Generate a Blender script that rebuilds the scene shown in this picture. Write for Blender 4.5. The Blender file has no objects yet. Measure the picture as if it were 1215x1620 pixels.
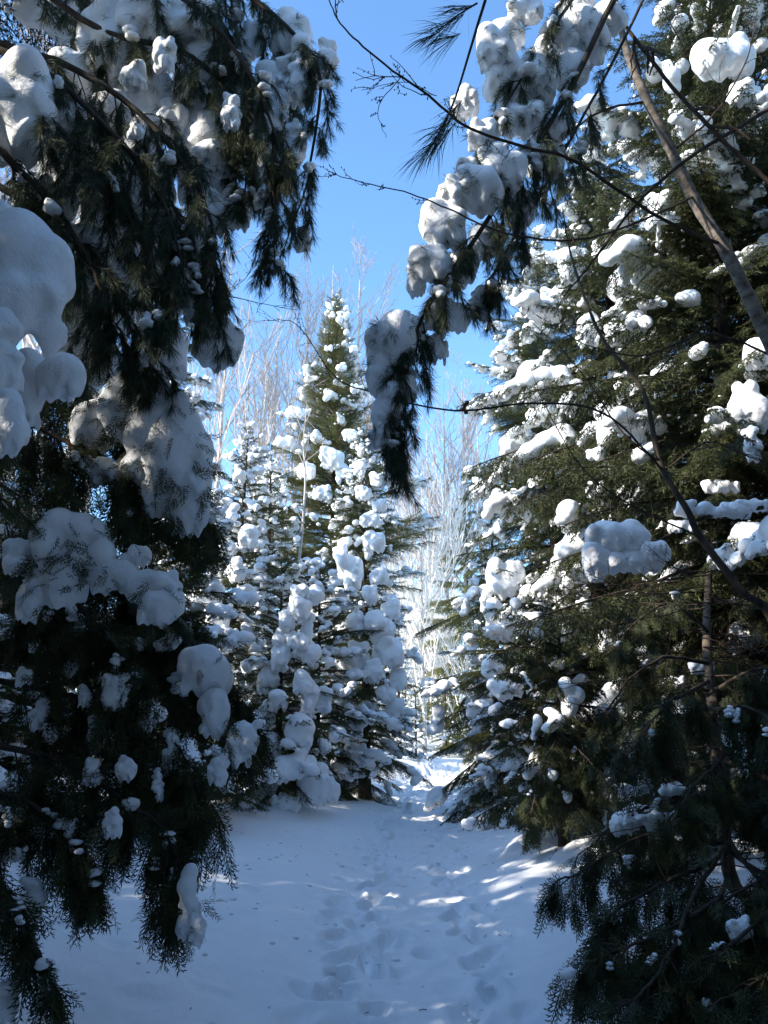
import bpy, math, random
import numpy as np
from mathutils import Vector, Matrix, Quaternion

SC = bpy.context.scene
COL = SC.collection
R = math.radians
random.seed(7)
rng = np.random.default_rng(7)

# ------------------------------------------------------------------ camera
CAM_Z, PITCH, FPX = 1.6, R(15.0), 1259.0
cam = bpy.data.objects.new('camera', bpy.data.cameras.new('camera'))
COL.objects.link(cam)
cam.data.sensor_fit = 'VERTICAL'
cam.data.sensor_height = 36.0
cam.data.lens = 36.0 * FPX / 1620.0
cam.data.clip_start, cam.data.clip_end = 0.05, 3000.0
cam.location = (0, 0, CAM_Z)
cam.rotation_euler = (math.pi / 2 + PITCH, 0, 0)
SC.camera = cam

# ------------------------------------------------------------------ sky, sun, exposure
SUN_EL = R(27.0)
SUN_AZ = R(-108.0)           # clockwise from +Y (straight ahead): the sun stands to the left, slightly behind
world = bpy.data.worlds.new('World')
SC.world = world
world.use_nodes = True
wn, wl = world.node_tree.nodes, world.node_tree.links
wn.clear()
sky = wn.new('ShaderNodeTexSky')
sky.sky_type = 'NISHITA'
sky.sun_disc = False
sky.sun_elevation = SUN_EL
sky.sun_rotation = SUN_AZ % (2 * math.pi)
sky.altitude = 300.0
sky.air_density = 1.0
sky.dust_density = 0.8
sky.ozone_density = 3.0
bg = wn.new('ShaderNodeBackground')
bg.inputs['Strength'].default_value = 0.15
wo = wn.new('ShaderNodeOutputWorld')
tint = wn.new('ShaderNodeMix'); tint.data_type = 'RGBA'; tint.blend_type = 'MULTIPLY'
tint.inputs['Factor'].default_value = 1.0
tint.inputs[7].default_value = (0.78, 0.98, 1.08, 1)
wl.new(sky.outputs[0], tint.inputs[6])
wl.new(tint.outputs[2], bg.inputs['Color'])
wl.new(bg.outputs[0], wo.inputs['Surface'])
sun = bpy.data.objects.new('sun', bpy.data.lights.new('sun', 'SUN'))
COL.objects.link(sun)
sun.data.energy = 3.3
sun.data.angle = R(0.53)
sun.data.color = (1.0, 0.93, 0.82)
to_sun = Vector((math.sin(SUN_AZ) * math.cos(SUN_EL), math.cos(SUN_AZ) * math.cos(SUN_EL), math.sin(SUN_EL)))
sun.rotation_euler = to_sun.to_track_quat('Z', 'Y').to_euler()
SC.view_settings.view_transform = 'Standard'
SC.view_settings.look = 'None'
SC.view_settings.exposure = 1.55
SC.view_settings.gamma = 1.0
SC.view_settings.use_curve_mapping = False
SC.cycles.max_bounces = 6
SC.cycles.diffuse_bounces = 4
SC.cycles.glossy_bounces = 2
SC.cycles.transmission_bounces = 3


def P(px, py, Y):
    """world point seen at photograph pixel (px, py) at forward distance Y"""
    u, v = (px - 607.5) / FPX, (810.0 - py) / FPX
    d = np.array([u, math.cos(PITCH) - v * math.sin(PITCH), math.sin(PITCH) + v * math.cos(PITCH)])
    d = d * (Y / d[1])
    return np.array([d[0], d[1], d[2] + CAM_Z])


def mpp(px, py, Y):
    """metres per photograph pixel there"""
    v = (810.0 - py) / FPX
    return Y / (math.cos(PITCH) - v * math.sin(PITCH)) / FPX


# ------------------------------------------------------------------ materials
def mat(name):
    m = bpy.data.materials.new(name)
    m.use_nodes = True
    return m, m.node_tree.nodes, m.node_tree.links, m.node_tree.nodes['Principled BSDF']


def ramp(n, stops):
    r = n.new('ShaderNodeValToRGB')
    el = r.color_ramp.elements
    while len(el) < len(stops):
        el.new(0.5)
    for e, (p, c) in zip(el, stops):
        e.position, e.color = p, (*c, 1)
    return r


def snow_mat(name, scale, strength, tint=(0.88, 0.885, 0.89)):
    m, n, l, b = mat(name)
    tc = n.new('ShaderNodeNewGeometry')
    n1 = n.new('ShaderNodeTexNoise'); n1.inputs['Scale'].default_value = scale; n1.inputs['Detail'].default_value = 5
    n2 = n.new('ShaderNodeTexNoise'); n2.inputs['Scale'].default_value = scale * 7; n2.inputs['Detail'].default_value = 3
    l.new(tc.outputs['Position'], n1.inputs['Vector']); l.new(tc.outputs['Position'], n2.inputs['Vector'])
    b1 = n.new('ShaderNodeBump'); b1.inputs['Strength'].default_value = strength; b1.inputs['Distance'].default_value = 0.03
    b2 = n.new('ShaderNodeBump'); b2.inputs['Strength'].default_value = strength * 0.7; b2.inputs['Distance'].default_value = 0.010
    l.new(n1.outputs['Fac'], b1.inputs['Height']); l.new(n2.outputs['Fac'], b2.inputs['Height'])
    l.new(b1.outputs['Normal'], b2.inputs['Normal']); l.new(b2.outputs['Normal'], b.inputs['Normal'])
    r = ramp(n, [(0.3, tuple(c * 0.95 for c in tint)), (0.7, tint)])
    l.new(n1.outputs['Fac'], r.inputs['Fac']); l.new(r.outputs['Color'], b.inputs['Base Color'])
    b.inputs['Roughness'].default_value = 0.75
    b.inputs['Specular IOR Level'].default_value = 0.15
    return m


def leaf_mat(name, dark, mid, light, trans=0.22, scale=9.0):
    m, n, l, b = mat(name)
    g = n.new('ShaderNodeNewGeometry')
    oi = n.new('ShaderNodeObjectInfo')
    nz = n.new('ShaderNodeTexNoise'); nz.inputs['Scale'].default_value = scale; nz.inputs['Detail'].default_value = 3
    l.new(g.outputs['Position'], nz.inputs['Vector'])
    ad = n.new('ShaderNodeMath'); ad.operation = 'MULTIPLY_ADD'; ad.inputs[1].default_value = 0.25
    l.new(oi.outputs['Random'], ad.inputs[0]); l.new(nz.outputs['Fac'], ad.inputs[2])
    r = ramp(n, [(0.35, dark), (0.6, mid), (0.85, light)])
    l.new(ad.outputs[0], r.inputs['Fac']); l.new(r.outputs['Color'], b.inputs['Base Color'])
    b.inputs['Roughness'].default_value = 0.55
    b.inputs['Specular IOR Level'].default_value = 0.3
    t = n.new('ShaderNodeBsdfTranslucent'); l.new(r.outputs['Color'], t.inputs['Color'])
    mx = n.new('ShaderNodeMixShader'); mx.inputs[0].default_value = trans
    l.new(b.outputs[0], mx.inputs[1]); l.new(t.outputs[0], mx.inputs[2])
    l.new(mx.outputs[0], n['Material Output'].inputs['Surface'])
    return m


def bark_mat(name, a, c, scale=14.0, stretch=0.25, bump=0.5):
    m, n, l, b = mat(name)
    g = n.new('ShaderNodeNewGeometry')
    mp = n.new('ShaderNodeMapping'); mp.inputs['Scale'].default_value = (1, 1, stretch)
    nz = n.new('ShaderNodeTexNoise'); nz.inputs['Scale'].default_value = scale; nz.inputs['Detail'].default_value = 6
    l.new(g.outputs['Position'], mp.inputs['Vector']); l.new(mp.outputs['Vector'], nz.inputs['Vector'])
    r = ramp(n, [(0.32, a), (0.68, c)])
    l.new(nz.outputs['Fac'], r.inputs['Fac']); l.new(r.outputs['Color'], b.inputs['Base Color'])
    bp = n.new('ShaderNodeBump'); bp.inputs['Strength'].default_value = bump; bp.inputs['Distance'].default_value = 0.01
    l.new(nz.outputs['Fac'], bp.inputs['Height']); l.new(bp.outputs['Normal'], b.inputs['Normal'])
    b.inputs['Roughness'].default_value = 0.85
    b.inputs['Specular IOR Level'].default_value = 0.15
    return m


M_SNOW = snow_mat('snow_on_branches', 16.0, 0.45)
M_GROUND = snow_mat('snow_on_ground', 7.0, 0.5)
M_FIR = leaf_mat('fir_needles', (0.026, 0.040, 0.013), (0.050, 0.066, 0.019), (0.10, 0.108, 0.032))
M_SPRUCE = leaf_mat('spruce_needles', (0.06, 0.075, 0.02), (0.11, 0.12, 0.035), (0.17, 0.165, 0.05))
M_CEDAR = leaf_mat('cedar_sprays', (0.022, 0.031, 0.011), (0.040, 0.050, 0.017), (0.085, 0.092, 0.030), 0.2)
M_PINE = leaf_mat('pine_needles', (0.025, 0.04, 0.018), (0.045, 0.06, 0.028), (0.08, 0.095, 0.045), 0.15, 30.0)
M_PALEPINE = leaf_mat('pale_pine_needles', (0.10, 0.12, 0.035), (0.17, 0.18, 0.06), (0.24, 0.23, 0.09), 0.3, 5.0)
M_DARKBARK = bark_mat('dark_bark', (0.028, 0.022, 0.017), (0.085, 0.066, 0.05))
M_TWIG = bark_mat('twig_bark', (0.035, 0.024, 0.018), (0.07, 0.048, 0.036), 40.0)
M_PALEBARK = bark_mat('pale_bark', (0.07, 0.055, 0.042), (0.23, 0.195, 0.16), 16.0, 1.6, 0.9)
M_BROWNBARK = bark_mat('brown_bark', (0.05, 0.036, 0.026), (0.15, 0.115, 0.085), 18.0)
M_BIRCH = bark_mat('birch_bark', (0.36, 0.32, 0.28), (0.62, 0.57, 0.52), 5.0, 2.0, 0.2)
M_BIRCHTWIG = bark_mat('birch_twigs', (0.33, 0.27, 0.24), (0.50, 0.43, 0.39), 5.0, 1.0, 0.1)
M_FROST = bark_mat('frosted_twigs', (0.58, 0.53, 0.47), (0.80, 0.76, 0.70), 5.0, 1.0, 0.1)
M_DEADLEAF = bark_mat('dead_leaf', (0.10, 0.05, 0.025), (0.22, 0.11, 0.05), 40.0, 1.0, 0.2)


# ------------------------------------------------------------------ mesh helpers
def mesh_np(name, parts, mats, smooth=True):
    """parts: list of (V, F, material index); F is (n,3) or (n,4)"""
    vs, loops, starts, totals, mi = [], [], [], [], []
    off = lo = 0
    for V, F, k in parts:
        if len(F) == 0:
            continue
        V = np.asarray(V, np.float32); F = np.asarray(F, np.int32)
        vs.append(V); loops.append((F + off).ravel())
        n, s = F.shape
        starts.append(lo + np.arange(n, dtype=np.int32) * s)
        totals.append(np.full(n, s, np.int32)); mi.append(np.full(n, k, np.int32))
        off += len(V); lo += n * s
    me = bpy.data.meshes.new(name)
    if not vs:
        return me
    vs = np.concatenate(vs); loops = np.concatenate(loops); starts = np.concatenate(starts)
    totals = np.concatenate(totals); mi = np.concatenate(mi)
    me.vertices.add(len(vs)); me.vertices.foreach_set('co', vs.ravel())
    me.loops.add(len(loops)); me.loops.foreach_set('vertex_index', loops)
    me.polygons.add(len(starts))
    me.polygons.foreach_set('loop_start', starts); me.polygons.foreach_set('loop_total', totals)
    me.polygons.foreach_set('material_index', mi)
    me.polygons.foreach_set('use_smooth', np.full(len(starts), smooth, bool))
    for m in mats:
        me.materials.append(m)
    me.update(calc_edges=True)
    return me


def link(name, me, parent=None, kind=None):
    o = bpy.data.objects.new(name, me)
    COL.objects.link(o)
    if parent is not None:
        o.parent = parent
    if kind:
        o['kind'] = kind
    return o


def thing(name, label, cat, loc=(0, 0, 0), group=None):
    o = bpy.data.objects.new(name, None)
    COL.objects.link(o)
    o.location = loc
    o.empty_display_size = 0.2
    o['label'] = label
    o['category'] = cat
    if group:
        o['group'] = group
    return o


def unit(v):
    v = np.asarray(v, float)
    return v / (np.linalg.norm(v, axis=-1, keepdims=True) + 1e-12)


def tube(path, radii, sides=6):
    path = np.asarray(path, float)
    n = len(path)
    radii = np.broadcast_to(np.asarray(radii, float), (n,))
    T = unit(np.gradient(path, axis=0))
    ref = np.array([0.13, 0.31, 0.94]) if abs(T[0][2]) < 0.9 else np.array([0.94, 0.31, 0.13])
    A = unit(np.cross(T, ref)); B = np.cross(T, A)
    ang = np.arange(sides) * 2 * math.pi / sides
    V = path[:, None, :] + radii[:, None, None] * (np.cos(ang)[None, :, None] * A[:, None, :] + np.sin(ang)[None, :, None] * B[:, None, :])
    V = V.reshape(-1, 3)
    i = np.arange(n - 1)[:, None] * sides; j = np.arange(sides)[None, :]; k = (j + 1) % sides
    F = np.stack([i + j, i + k, i + sides + k, i + sides + j], -1).reshape(-1, 4)
    return V, F


def join(geos):
    vs, fs, o = [], [], 0
    for V, F in geos:
        vs.append(V); fs.append(np.asarray(F) + o); o += len(V)
    if not vs:
        return np.zeros((0, 3)), np.zeros((0, 3), int)
    return np.concatenate(vs), np.concatenate(fs)


def spline(pts, n):
    """Catmull-Rom through the points, n samples"""
    p = np.asarray(pts, float)
    p = np.vstack([2 * p[0] - p[1], p, 2 * p[-1] - p[-2]])
    m = len(p) - 3
    t = np.linspace(0, m - 1e-6, n); i = t.astype(int); f = (t - i)[:, None]
    a, b, c, d = p[i], p[i + 1], p[i + 2], p[i + 3]
    return 0.5 * ((2 * b) + (-a + c) * f + (2 * a - 5 * b + 4 * c - d) * f ** 2 + (-a + 3 * b - 3 * c + d) * f ** 3)


def needles(segs, per_m, ln, wd, spread=0.8, flat=0.0, r=rng):
    """thin triangles along the segments (n,2,3)"""
    segs = np.asarray(segs, float)
    if len(segs) == 0:
        return np.zeros((0, 3)), np.zeros((0, 3), int)
    L = np.linalg.norm(segs[:, 1] - segs[:, 0], axis=1)
    cnt = np.maximum(1, np.round(L * per_m + r.uniform(-0.5, 0.5, len(L)))).astype(int)
    idx = np.repeat(np.arange(len(segs)), cnt)
    n = len(idx)
    t = r.random(n)[:, None]
    p = segs[idx, 0] * (1 - t) + segs[idx, 1] * t
    d = unit(segs[idx, 1] - segs[idx, 0])
    q = r.normal(size=(n, 3)); q[:, 2] *= (1 - flat)
    q = unit(q - (q * d).sum(1, keepdims=True) * d)
    nd = unit(d * r.uniform(0.35, 1.0, (n, 1)) + q * spread)
    l = ln * r.uniform(0.65, 1.15, (n, 1))
    s = unit(np.cross(nd, r.normal(size=(n, 3)))) * (wd * 0.5)
    V = np.stack([p + s, p - s, p + nd * l], 1).reshape(-1, 3)
    return V, np.arange(3 * n).reshape(-1, 3)


def surface_nets(S, origin, h):
    ins = S < 0
    nx, ny, nz = S.shape
    acc = np.zeros((nx - 1, ny - 1, nz - 1, 3)); cnt = np.zeros((nx - 1, ny - 1, nz - 1))
    def sl(o):
        return S[o[0]:nx - 1 + o[0], o[1]:ny - 1 + o[1], o[2]:nz - 1 + o[2]]
    for ax in range(3):
        o1, o2 = [a for a in range(3) if a != ax]
        for i in (0, 1):
            for j in (0, 1):
                a = [0, 0, 0]; a[o1] = i; a[o2] = j
                b = list(a); b[ax] = 1
                sa, sb = sl(a), sl(b)
                c = (sa < 0) != (sb < 0)
                den = np.where(c, sa - sb, 1.0)
                t = np.where(c, sa / den, 0)
                for k in range(3):
                    acc[..., k] += np.where(c, (t if k == ax else a[k]), 0)
                cnt += c
    mask = cnt > 0
    idx = np.full(mask.shape, -1); idx[mask] = np.arange(mask.sum())
    cells = np.argwhere(mask)
    V = (cells + acc[mask] / cnt[mask][:, None]) * h + origin
    F = []
    for ax in range(3):
        o1, o2 = [(1, 2), (2, 0), (0, 1)][ax]
        a = [slice(1, -1)] * 3; a[ax] = slice(0, -1)
        b = [slice(1, -1)] * 3; b[ax] = slice(1, None)
        A, B = ins[tuple(a)], ins[tuple(b)]
        e = np.argwhere(A != B)
        if len(e) == 0:
            continue
        flip = A[tuple(e.T)]
        g = e.copy()
        for k in range(3):
            if k != ax:
                g[:, k] += 1
        def at(d1, d2):
            q = g.copy(); q[:, o1] -= d1; q[:, o2] -= d2
            return idx[tuple(q.T)]
        quad = np.stack([at(1, 1), at(0, 1), at(0, 0), at(1, 0)], 1)
        quad[~flip] = quad[~flip][:, ::-1]
        F.append(quad)
    return V, np.concatenate(F)


def blob_mesh(cen, rad, h, k=None, rough=0.05, zs=1.0, r=rng):
    """smooth union of balls as quads; zs squashes heights of each ball"""
    cen = np.asarray(cen, float); rad = np.asarray(rad, float)
    k = k or 10.0 / rad.mean()
    pad = rad.max() * 0.25 + 2.5 * h
    lo = (cen - rad[:, None]).min(0) - pad; hi = (cen + rad[:, None]).max(0) + pad
    g = [np.arange(lo[i], hi[i] + h, h) for i in range(3)]
    X, Y, Z = np.meshgrid(*g, indexing='ij')
    acc = np.zeros(X.shape)
    for c, q in zip(cen, rad):
        d = np.sqrt((X - c[0]) ** 2 + (Y - c[1]) ** 2 + ((Z - c[2]) / zs) ** 2) - q
        acc += np.exp(np.clip(-k * d, -40, 40))
    S = -np.log(acc + 1e-18) / k
    m = rad.mean()
    for f, a in ((2.2, 0.55), (4.5, 0.3), (9.0, 0.16)):
        for _ in range(2):
            w = r.normal(size=3) * f / (m * 2.5); ph = r.random(3) * 6.3
            S += a * rough * m * np.sin(w[0] * X + ph[0]) * np.sin(w[1] * Y + ph[1]) * np.cos(w[2] * Z + ph[2])
    return surface_nets(S, np.array([g[0][0], g[1][0], g[2][0]]), h)


_t = (1 + 5 ** 0.5) / 2
ICO_V = unit(np.array([(-1, _t, 0), (1, _t, 0), (-1, -_t, 0), (1, -_t, 0), (0, -1, _t), (0, 1, _t), (0, -1, -_t), (0, 1, -_t), (_t, 0, -1), (_t, 0, 1), (-_t, 0, -1), (-_t, 0, 1)], float))
ICO_F = np.array([(0, 11, 5), (0, 5, 1), (0, 1, 7), (0, 7, 10), (0, 10, 11), (1, 5, 9), (5, 11, 4), (11, 10, 2), (10, 7, 6), (7, 1, 8), (3, 9, 4), (3, 4, 2), (3, 2, 6), (3, 6, 8), (3, 8, 9), (4, 9, 5), (2, 4, 11), (6, 2, 10), (8, 6, 7), (9, 8, 1)])


def _subdiv(V, F):
    V = list(map(tuple, V)); key = {}; out = []
    def mid(a, b):
        k = (min(a, b), max(a, b))
        if k not in key:
            key[k] = len(V); V.append(tuple(unit((np.array(V[a]) + np.array(V[b])) / 2)))
        return key[k]
    for a, b, c in F:
        x, y, z = mid(a, b), mid(b, c), mid(c, a)
        out += [(a, x, z), (b, y, x), (c, z, y), (x, y, z)]
    return np.array(V), np.array(out)


BALL_V, BALL_F = _subdiv(ICO_V, ICO_F)


def crumbs(pts, rmin, rmax, r=rng, fine=True):
    """little lumps of snow, one per point"""
    BV, BF = (BALL_V, BALL_F) if fine else (ICO_V, ICO_F)
    pts = np.asarray(pts, float); n = len(pts)
    rad = r.uniform(rmin, rmax, (n, 1, 1)) * np.stack([r.uniform(0.8, 1.6, n), r.uniform(0.8, 1.6, n), r.uniform(0.5, 0.9, n)], 1)[:, None, :]
    jit = r.uniform(0.86, 1.14, (n, len(BV), 1))
    V = pts[:, None, :] + BV[None] * rad * jit
    F = BF[None] + (np.arange(n) * len(BV))[:, None, None]
    return V.reshape(-1, 3), F.reshape(-1, 3)


# ------------------------------------------------------------------ ground
_perm = np.random.default_rng(3).random((256, 256))


def vnoise(x, y):
    xi, yi = np.floor(x).astype(int), np.floor(y).astype(int)
    fx, fy = x - xi, y - yi
    fx, fy = fx * fx * (3 - 2 * fx), fy * fy * (3 - 2 * fy)
    g = lambda a, b: _perm[a % 256, b % 256]
    return (g(xi, yi) * (1 - fx) + g(xi + 1, yi) * fx) * (1 - fy) + (g(xi, yi + 1) * (1 - fx) + g(xi + 1, yi + 1) * fx) * fy - 0.5


def trail_x(y):
    return np.interp(y, [0, 5, 9, 12.5, 19, 25, 30, 36, 45, 60], [0.1, 0.2, 0.3, 0.45, 0.9, 1.45, 2.05, 2.9, 5.0, 9.0])


_fr = np.random.default_rng(11)
PRINTS = []
for off, step, dep, sp in ((-0.40, 0.22, 0.11, 0.12), (-0.66, 0.40, 0.09, 0.10), (0.42, 0.26, 0.09, 0.10), (0.66, 0.6, 0.06, 0.08), (0.0, 0.42, 0.02, 0.2)):
    y = 4.0
    while y < 30:
        y += step * _fr.uniform(0.7, 1.4)
        PRINTS.append((float(trail_x(y)) + off + _fr.normal() * sp, y, dep * 1.0 * _fr.uniform(0.4, 1.3), _fr.uniform(0.06, 0.11), _fr.uniform(0.10, 0.18), _fr.normal() * 0.3))
for _ in range(26):     # stray marks and fallen-snow pits beside the trail
    PRINTS.append((_fr.uniform(-2.6, 2.4), _fr.uniform(4.5, 13), _fr.uniform(0.012, 0.035), _fr.uniform(0.05, 0.16), _fr.uniform(0.05, 0.16), _fr.uniform(0, 3)))


def ground_h(x, y):
    x = np.asarray(x, float); y = np.asarray(y, float)
    d = x - trail_x(y)
    h = 0.16 * vnoise(x / 2.6 + 9, y / 2.6) + 0.05 * vnoise(x / 0.8, y / 0.8 + 5) + 0.012 * vnoise(x / 0.22, y / 0.22)
    trough = np.exp(-(np.abs(d) / 0.95) ** 4)
    h = h * (1 - 0.75 * trough) - 0.13 * trough
    h += 0.03 * vnoise(x / 0.16 + 40, y / 0.2) * np.exp(-(np.abs(np.abs(d) - 0.5) / 0.32) ** 2)
    h += 0.30 / (1 + np.exp(-(np.abs(d) - 1.75 - 0.5 * vnoise(y * 0.5, y * 0 + 3)) * 3.0))
    h += 0.42 * np.exp(-((y - 29.5 - 0.6 * vnoise(x * 0.9, x * 0)) / 0.7) ** 2) * np.exp(-(d / 2.4) ** 4)
    h += np.clip(y - 31, 0, 60) * 0.028
    h += np.clip(np.hypot(x, y) - 90, 0, 300) * 0.02
    for mx, my, mr, mh in MOUNDS:
        h += mh * np.exp(-(((x - mx) ** 2 + (y - my) ** 2) / mr ** 2) ** 1.5)
    return h


MOUNDS = [(2.05, 11.4, 0.34, 0.30), (1.75, 10.9, 0.25, 0.16), (2.5, 11.0, 0.4, 0.22), (2.35, 9.6, 0.35, 0.15), (1.35, 9.0, 0.4, 0.07),
          (-1.9, 14.2, 0.8, 0.18), (-2.7, 12.5, 0.9, 0.15), (3.1, 8.0, 0.5, 0.2), (1.9, 14.5, 0.5, 0.2), (2.7, 7.0, 0.5, 0.16)]


def build_ground():
    def growth(a, step, lim, g):
        o = [a]
        while o[-1] < lim:
            step *= g; o.append(o[-1] + step)
        return o[1:]
    xr = list(np.arange(-2.6, 2.9, 0.033))
    xs = np.array([-v for v in growth(2.6, 0.034, 700, 1.10)][::-1] + xr + growth(xr[-1], 0.034, 700, 1.10))
    yr = list(np.arange(4.2, 12, 0.036)) + list(np.arange(12, 21, 0.055)) + list(np.arange(21, 36, 0.10))
    ys = np.array([v for v in np.linspace(-60, 3.9, 26)] + yr + growth(yr[-1], 0.11, 900, 1.12))
    X, Y = np.meshgrid(xs, ys, indexing='ij')
    Z = ground_h(X, Y)
    for px, py, dep, a, b, th in PRINTS:
        i0, i1 = np.searchsorted(xs, [px - 0.5, px + 0.5]); j0, j1 = np.searchsorted(ys, [py - 0.5, py + 0.5])
        if i1 <= i0 or j1 <= j0:
            continue
        x, y = X[i0:i1, j0:j1] - px, Y[i0:i1, j0:j1] - py
        c, s = math.cos(th), math.sin(th)
        q = ((x * c + y * s) / a) ** 2 + ((y * c - x * s) / b) ** 2
        Z[i0:i1, j0:j1] += -1.15 * dep * np.exp(-q ** 1.35) + dep * 0.3 * np.exp(-(np.sqrt(q) - 1.5) ** 2 / 0.2)
    nx, ny = len(xs), len(ys)
    V = np.stack([X, Y, Z], -1).reshape(-1, 3)
    i = np.arange(nx - 1)[:, None] * ny; j = np.arange(ny - 1)[None, :]
    F = np.stack([i + j, i + ny + j, i + ny + j + 1, i + j + 1], -1).reshape(-1, 4)
    g = link('snow_ground', mesh_np('snow_ground', [(V, F, 0)], [M_GROUND]), kind='structure')
    return g


build_ground()
_cr = np.random.default_rng(55)
_cp = []
for px, py, dep, a, b, th in PRINTS:
    if dep > 0.03 and py < 18:
        for _ in range(_cr.integers(0, 4)):
            q = _cr.uniform(0, 6.3); d = _cr.uniform(0.1, 0.3)
            _cp.append((px + d * math.cos(q), py + d * math.sin(q)))
for _ in range(160):
    _cp.append((_cr.uniform(-2.2, 2.6), _cr.uniform(4.5, 15)))
_cp = np.array(_cp)
link('snow_clods', mesh_np('snow_clods', [(*crumbs(np.column_stack([_cp, ground_h(_cp[:, 0], _cp[:, 1]) + 0.002]), 0.006, 0.026, _cr), 0)], [M_GROUND]), kind='stuff')
_tp = [(_cr.uniform(-2.4, 2.6), _cr.uniform(4.6, 12)) for _ in range(60)]
_tg = []
for x, y in _tp:
    a = _cr.uniform(0, 3.1); l = _cr.uniform(0.015, 0.06); z = float(ground_h(x, y)) + 0.006
    _tg.append(tube(np.array([(x, y, z), (x + l * 0.5 * math.cos(a), y + l * 0.5 * math.sin(a), z + 0.004), (x + l * math.cos(a), y + l * math.sin(a), z)]), 0.0025, 4))
link('fallen_needles', mesh_np('fallen_needles', [(*join(_tg), 0)], [M_TWIG]), kind='stuff')


def gz(x, y):
    return float(ground_h(x, y))


# ------------------------------------------------------------------ conifer branches (prototypes, shared by many trees)
def make_branch(L, seed, droop, style):
    """an evergreen branch along +X: (wood, foliage, points on its twigs)"""
    r = np.random.default_rng(seed)
    n = 11
    t = np.linspace(0, 1, n)
    ax = np.stack([t * L * (1 - 0.12 * droop * t), 0.06 * L * np.sin(t * 3 + r.random() * 6) * t, L * (0.10 * t - droop * t ** 2)], 1)
    wood = [tube(ax, np.interp(t, [0, 1], [0.009 + 0.008 * L, 0.003]), 5)]
    segs, pts = [], []
    for a, b in zip(ax[3:-1], ax[4:]):
        segs.append((a, b))
    nt = int(6 + L * 13)
    for q in np.linspace(0.12, 0.98, nt):
        for side in (-1, 1):
            if r.random() < 0.08:
                continue
            qq = min(0.99, q + r.uniform(-0.02, 0.02))
            i = qq * (n - 1); i0 = int(i); f = i - i0
            p = ax[i0] * (1 - f) + ax[min(i0 + 1, n - 1)] * f
            d = unit(ax[min(i0 + 1, n - 1)] - ax[max(i0 - 1, 0)])
            lt = (L * 0.40 * (1 - qq) ** 0.75 * min(1, qq / 0.3 + 0.35) + 0.07) * r.uniform(0.65, 1.15)
            an = side * R(r.uniform(38, 62))
            td = np.array([d[0] * math.cos(an) - d[1] * math.sin(an), d[0] * math.sin(an) + d[1] * math.cos(an), d[2] + r.uniform(-0.35, 0.12)])
            td = unit(td)
            m = 5
            tw = [p]
            for k in range(m):
                td = unit(td + np.array([0.05, 0, -style['hang'] * 0.22]) + r.normal(size=3) * 0.07)
                tw.append(tw[-1] + td * lt / m)
            tw = np.array(tw)
            wood.append(tube(tw[::2] if lt < 0.3 else tw, np.linspace(0.004, 0.0015, len(tw[::2] if lt < 0.3 else tw)), 3))
            for a, b in zip(tw[:-1], tw[1:]):
                segs.append((a, b))
            pts.extend(tw[1:])
            ns = int(lt / style['gap'])
            for s in range(ns):
                u = (s + 0.6) / (ns + 0.3)
                for sd in (-1, 1):
                    ii = min(m - 1, int(u * m))
                    pp = tw[ii] + (tw[ii + 1] - tw[ii]) * (u * m - ii)
                    dd = unit(tw[ii + 1] - tw[ii])
                    aa = sd * R(r.uniform(35, 60))
                    sv = np.array([dd[0] * math.cos(aa) - dd[1] * math.sin(aa), dd[0] * math.sin(aa) + dd[1] * math.cos(aa), dd[2] - style['hang'] * 0.35 + r.uniform(-0.15, 0.1)])
                    ls = (lt * 0.38 * (1 - u) + 0.035) * r.uniform(0.7, 1.2)
                    e = pp + unit(sv) * ls
                    segs.append((pp, e)); pts.append(e)
    fol = needles(segs, style['per_m'], style['ln'], style['wd'], style['spread'], style['flat'], r)
    return join(wood), fol, np.array(pts)


def make_load(pts, L, seed, amount, h=0.03):
    """snow lying on one branch: draped lumps plus crumbs among the twigs"""
    r = np.random.default_rng(seed)
    geos = []
    cen, rad = [], []
    w = (pts[:, 0] / L).clip(0.05, 1.2) ** 1.3
    for _ in range(max(1, int(round(amount * (0.9 + 1.5 * L))))):
        palm = pts[r.choice(len(pts), p=w / w.sum())].copy()
        palm[1] *= 0.5
        reach = (0.16 + 0.22 * L) * r.uniform(0.6, 1.1)
        base = r.uniform(0.05, 0.095) * (0.7 + 0.4 * L)
        d = pts - palm
        tips = pts[(np.linalg.norm(d, axis=1) < reach) & (d[:, 0] > -0.4 * reach)]
        if len(tips) == 0:
            tips = palm[None]
        cen.append(palm + np.array([0, 0, base * 0.5])); rad.append(base * 1.1)
        for e in tips[r.choice(len(tips), min(len(tips), r.integers(2, 6)), replace=False)]:      # fingers along the twigs, sagging at the ends
            q0 = r.uniform(0.5, 1.0)
            for f in np.linspace(0.3, 1.05, max(2, int(np.linalg.norm(e - palm) / (base * 0.8)))):
                rr = base * q0 * r.uniform(0.7, 1.1) * (1.1 - 0.35 * f)
                cen.append(palm + (e - palm) * f + np.array([0, 0, rr * 0.5 - 0.25 * base * f * f])); rad.append(rr)
    V, F = blob_mesh(cen, rad, h, k=22 / max(rad), rough=0.34, zs=0.85, r=r)
    m = int(amount * 16 * L)
    top = pts[r.choice(len(pts), m)] + np.array([0, 0, 0.012])
    Vc, Fc = crumbs(top, 0.010, 0.032, r, False)
    return [(V, F, 0), (Vc, Fc, 0)]


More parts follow.
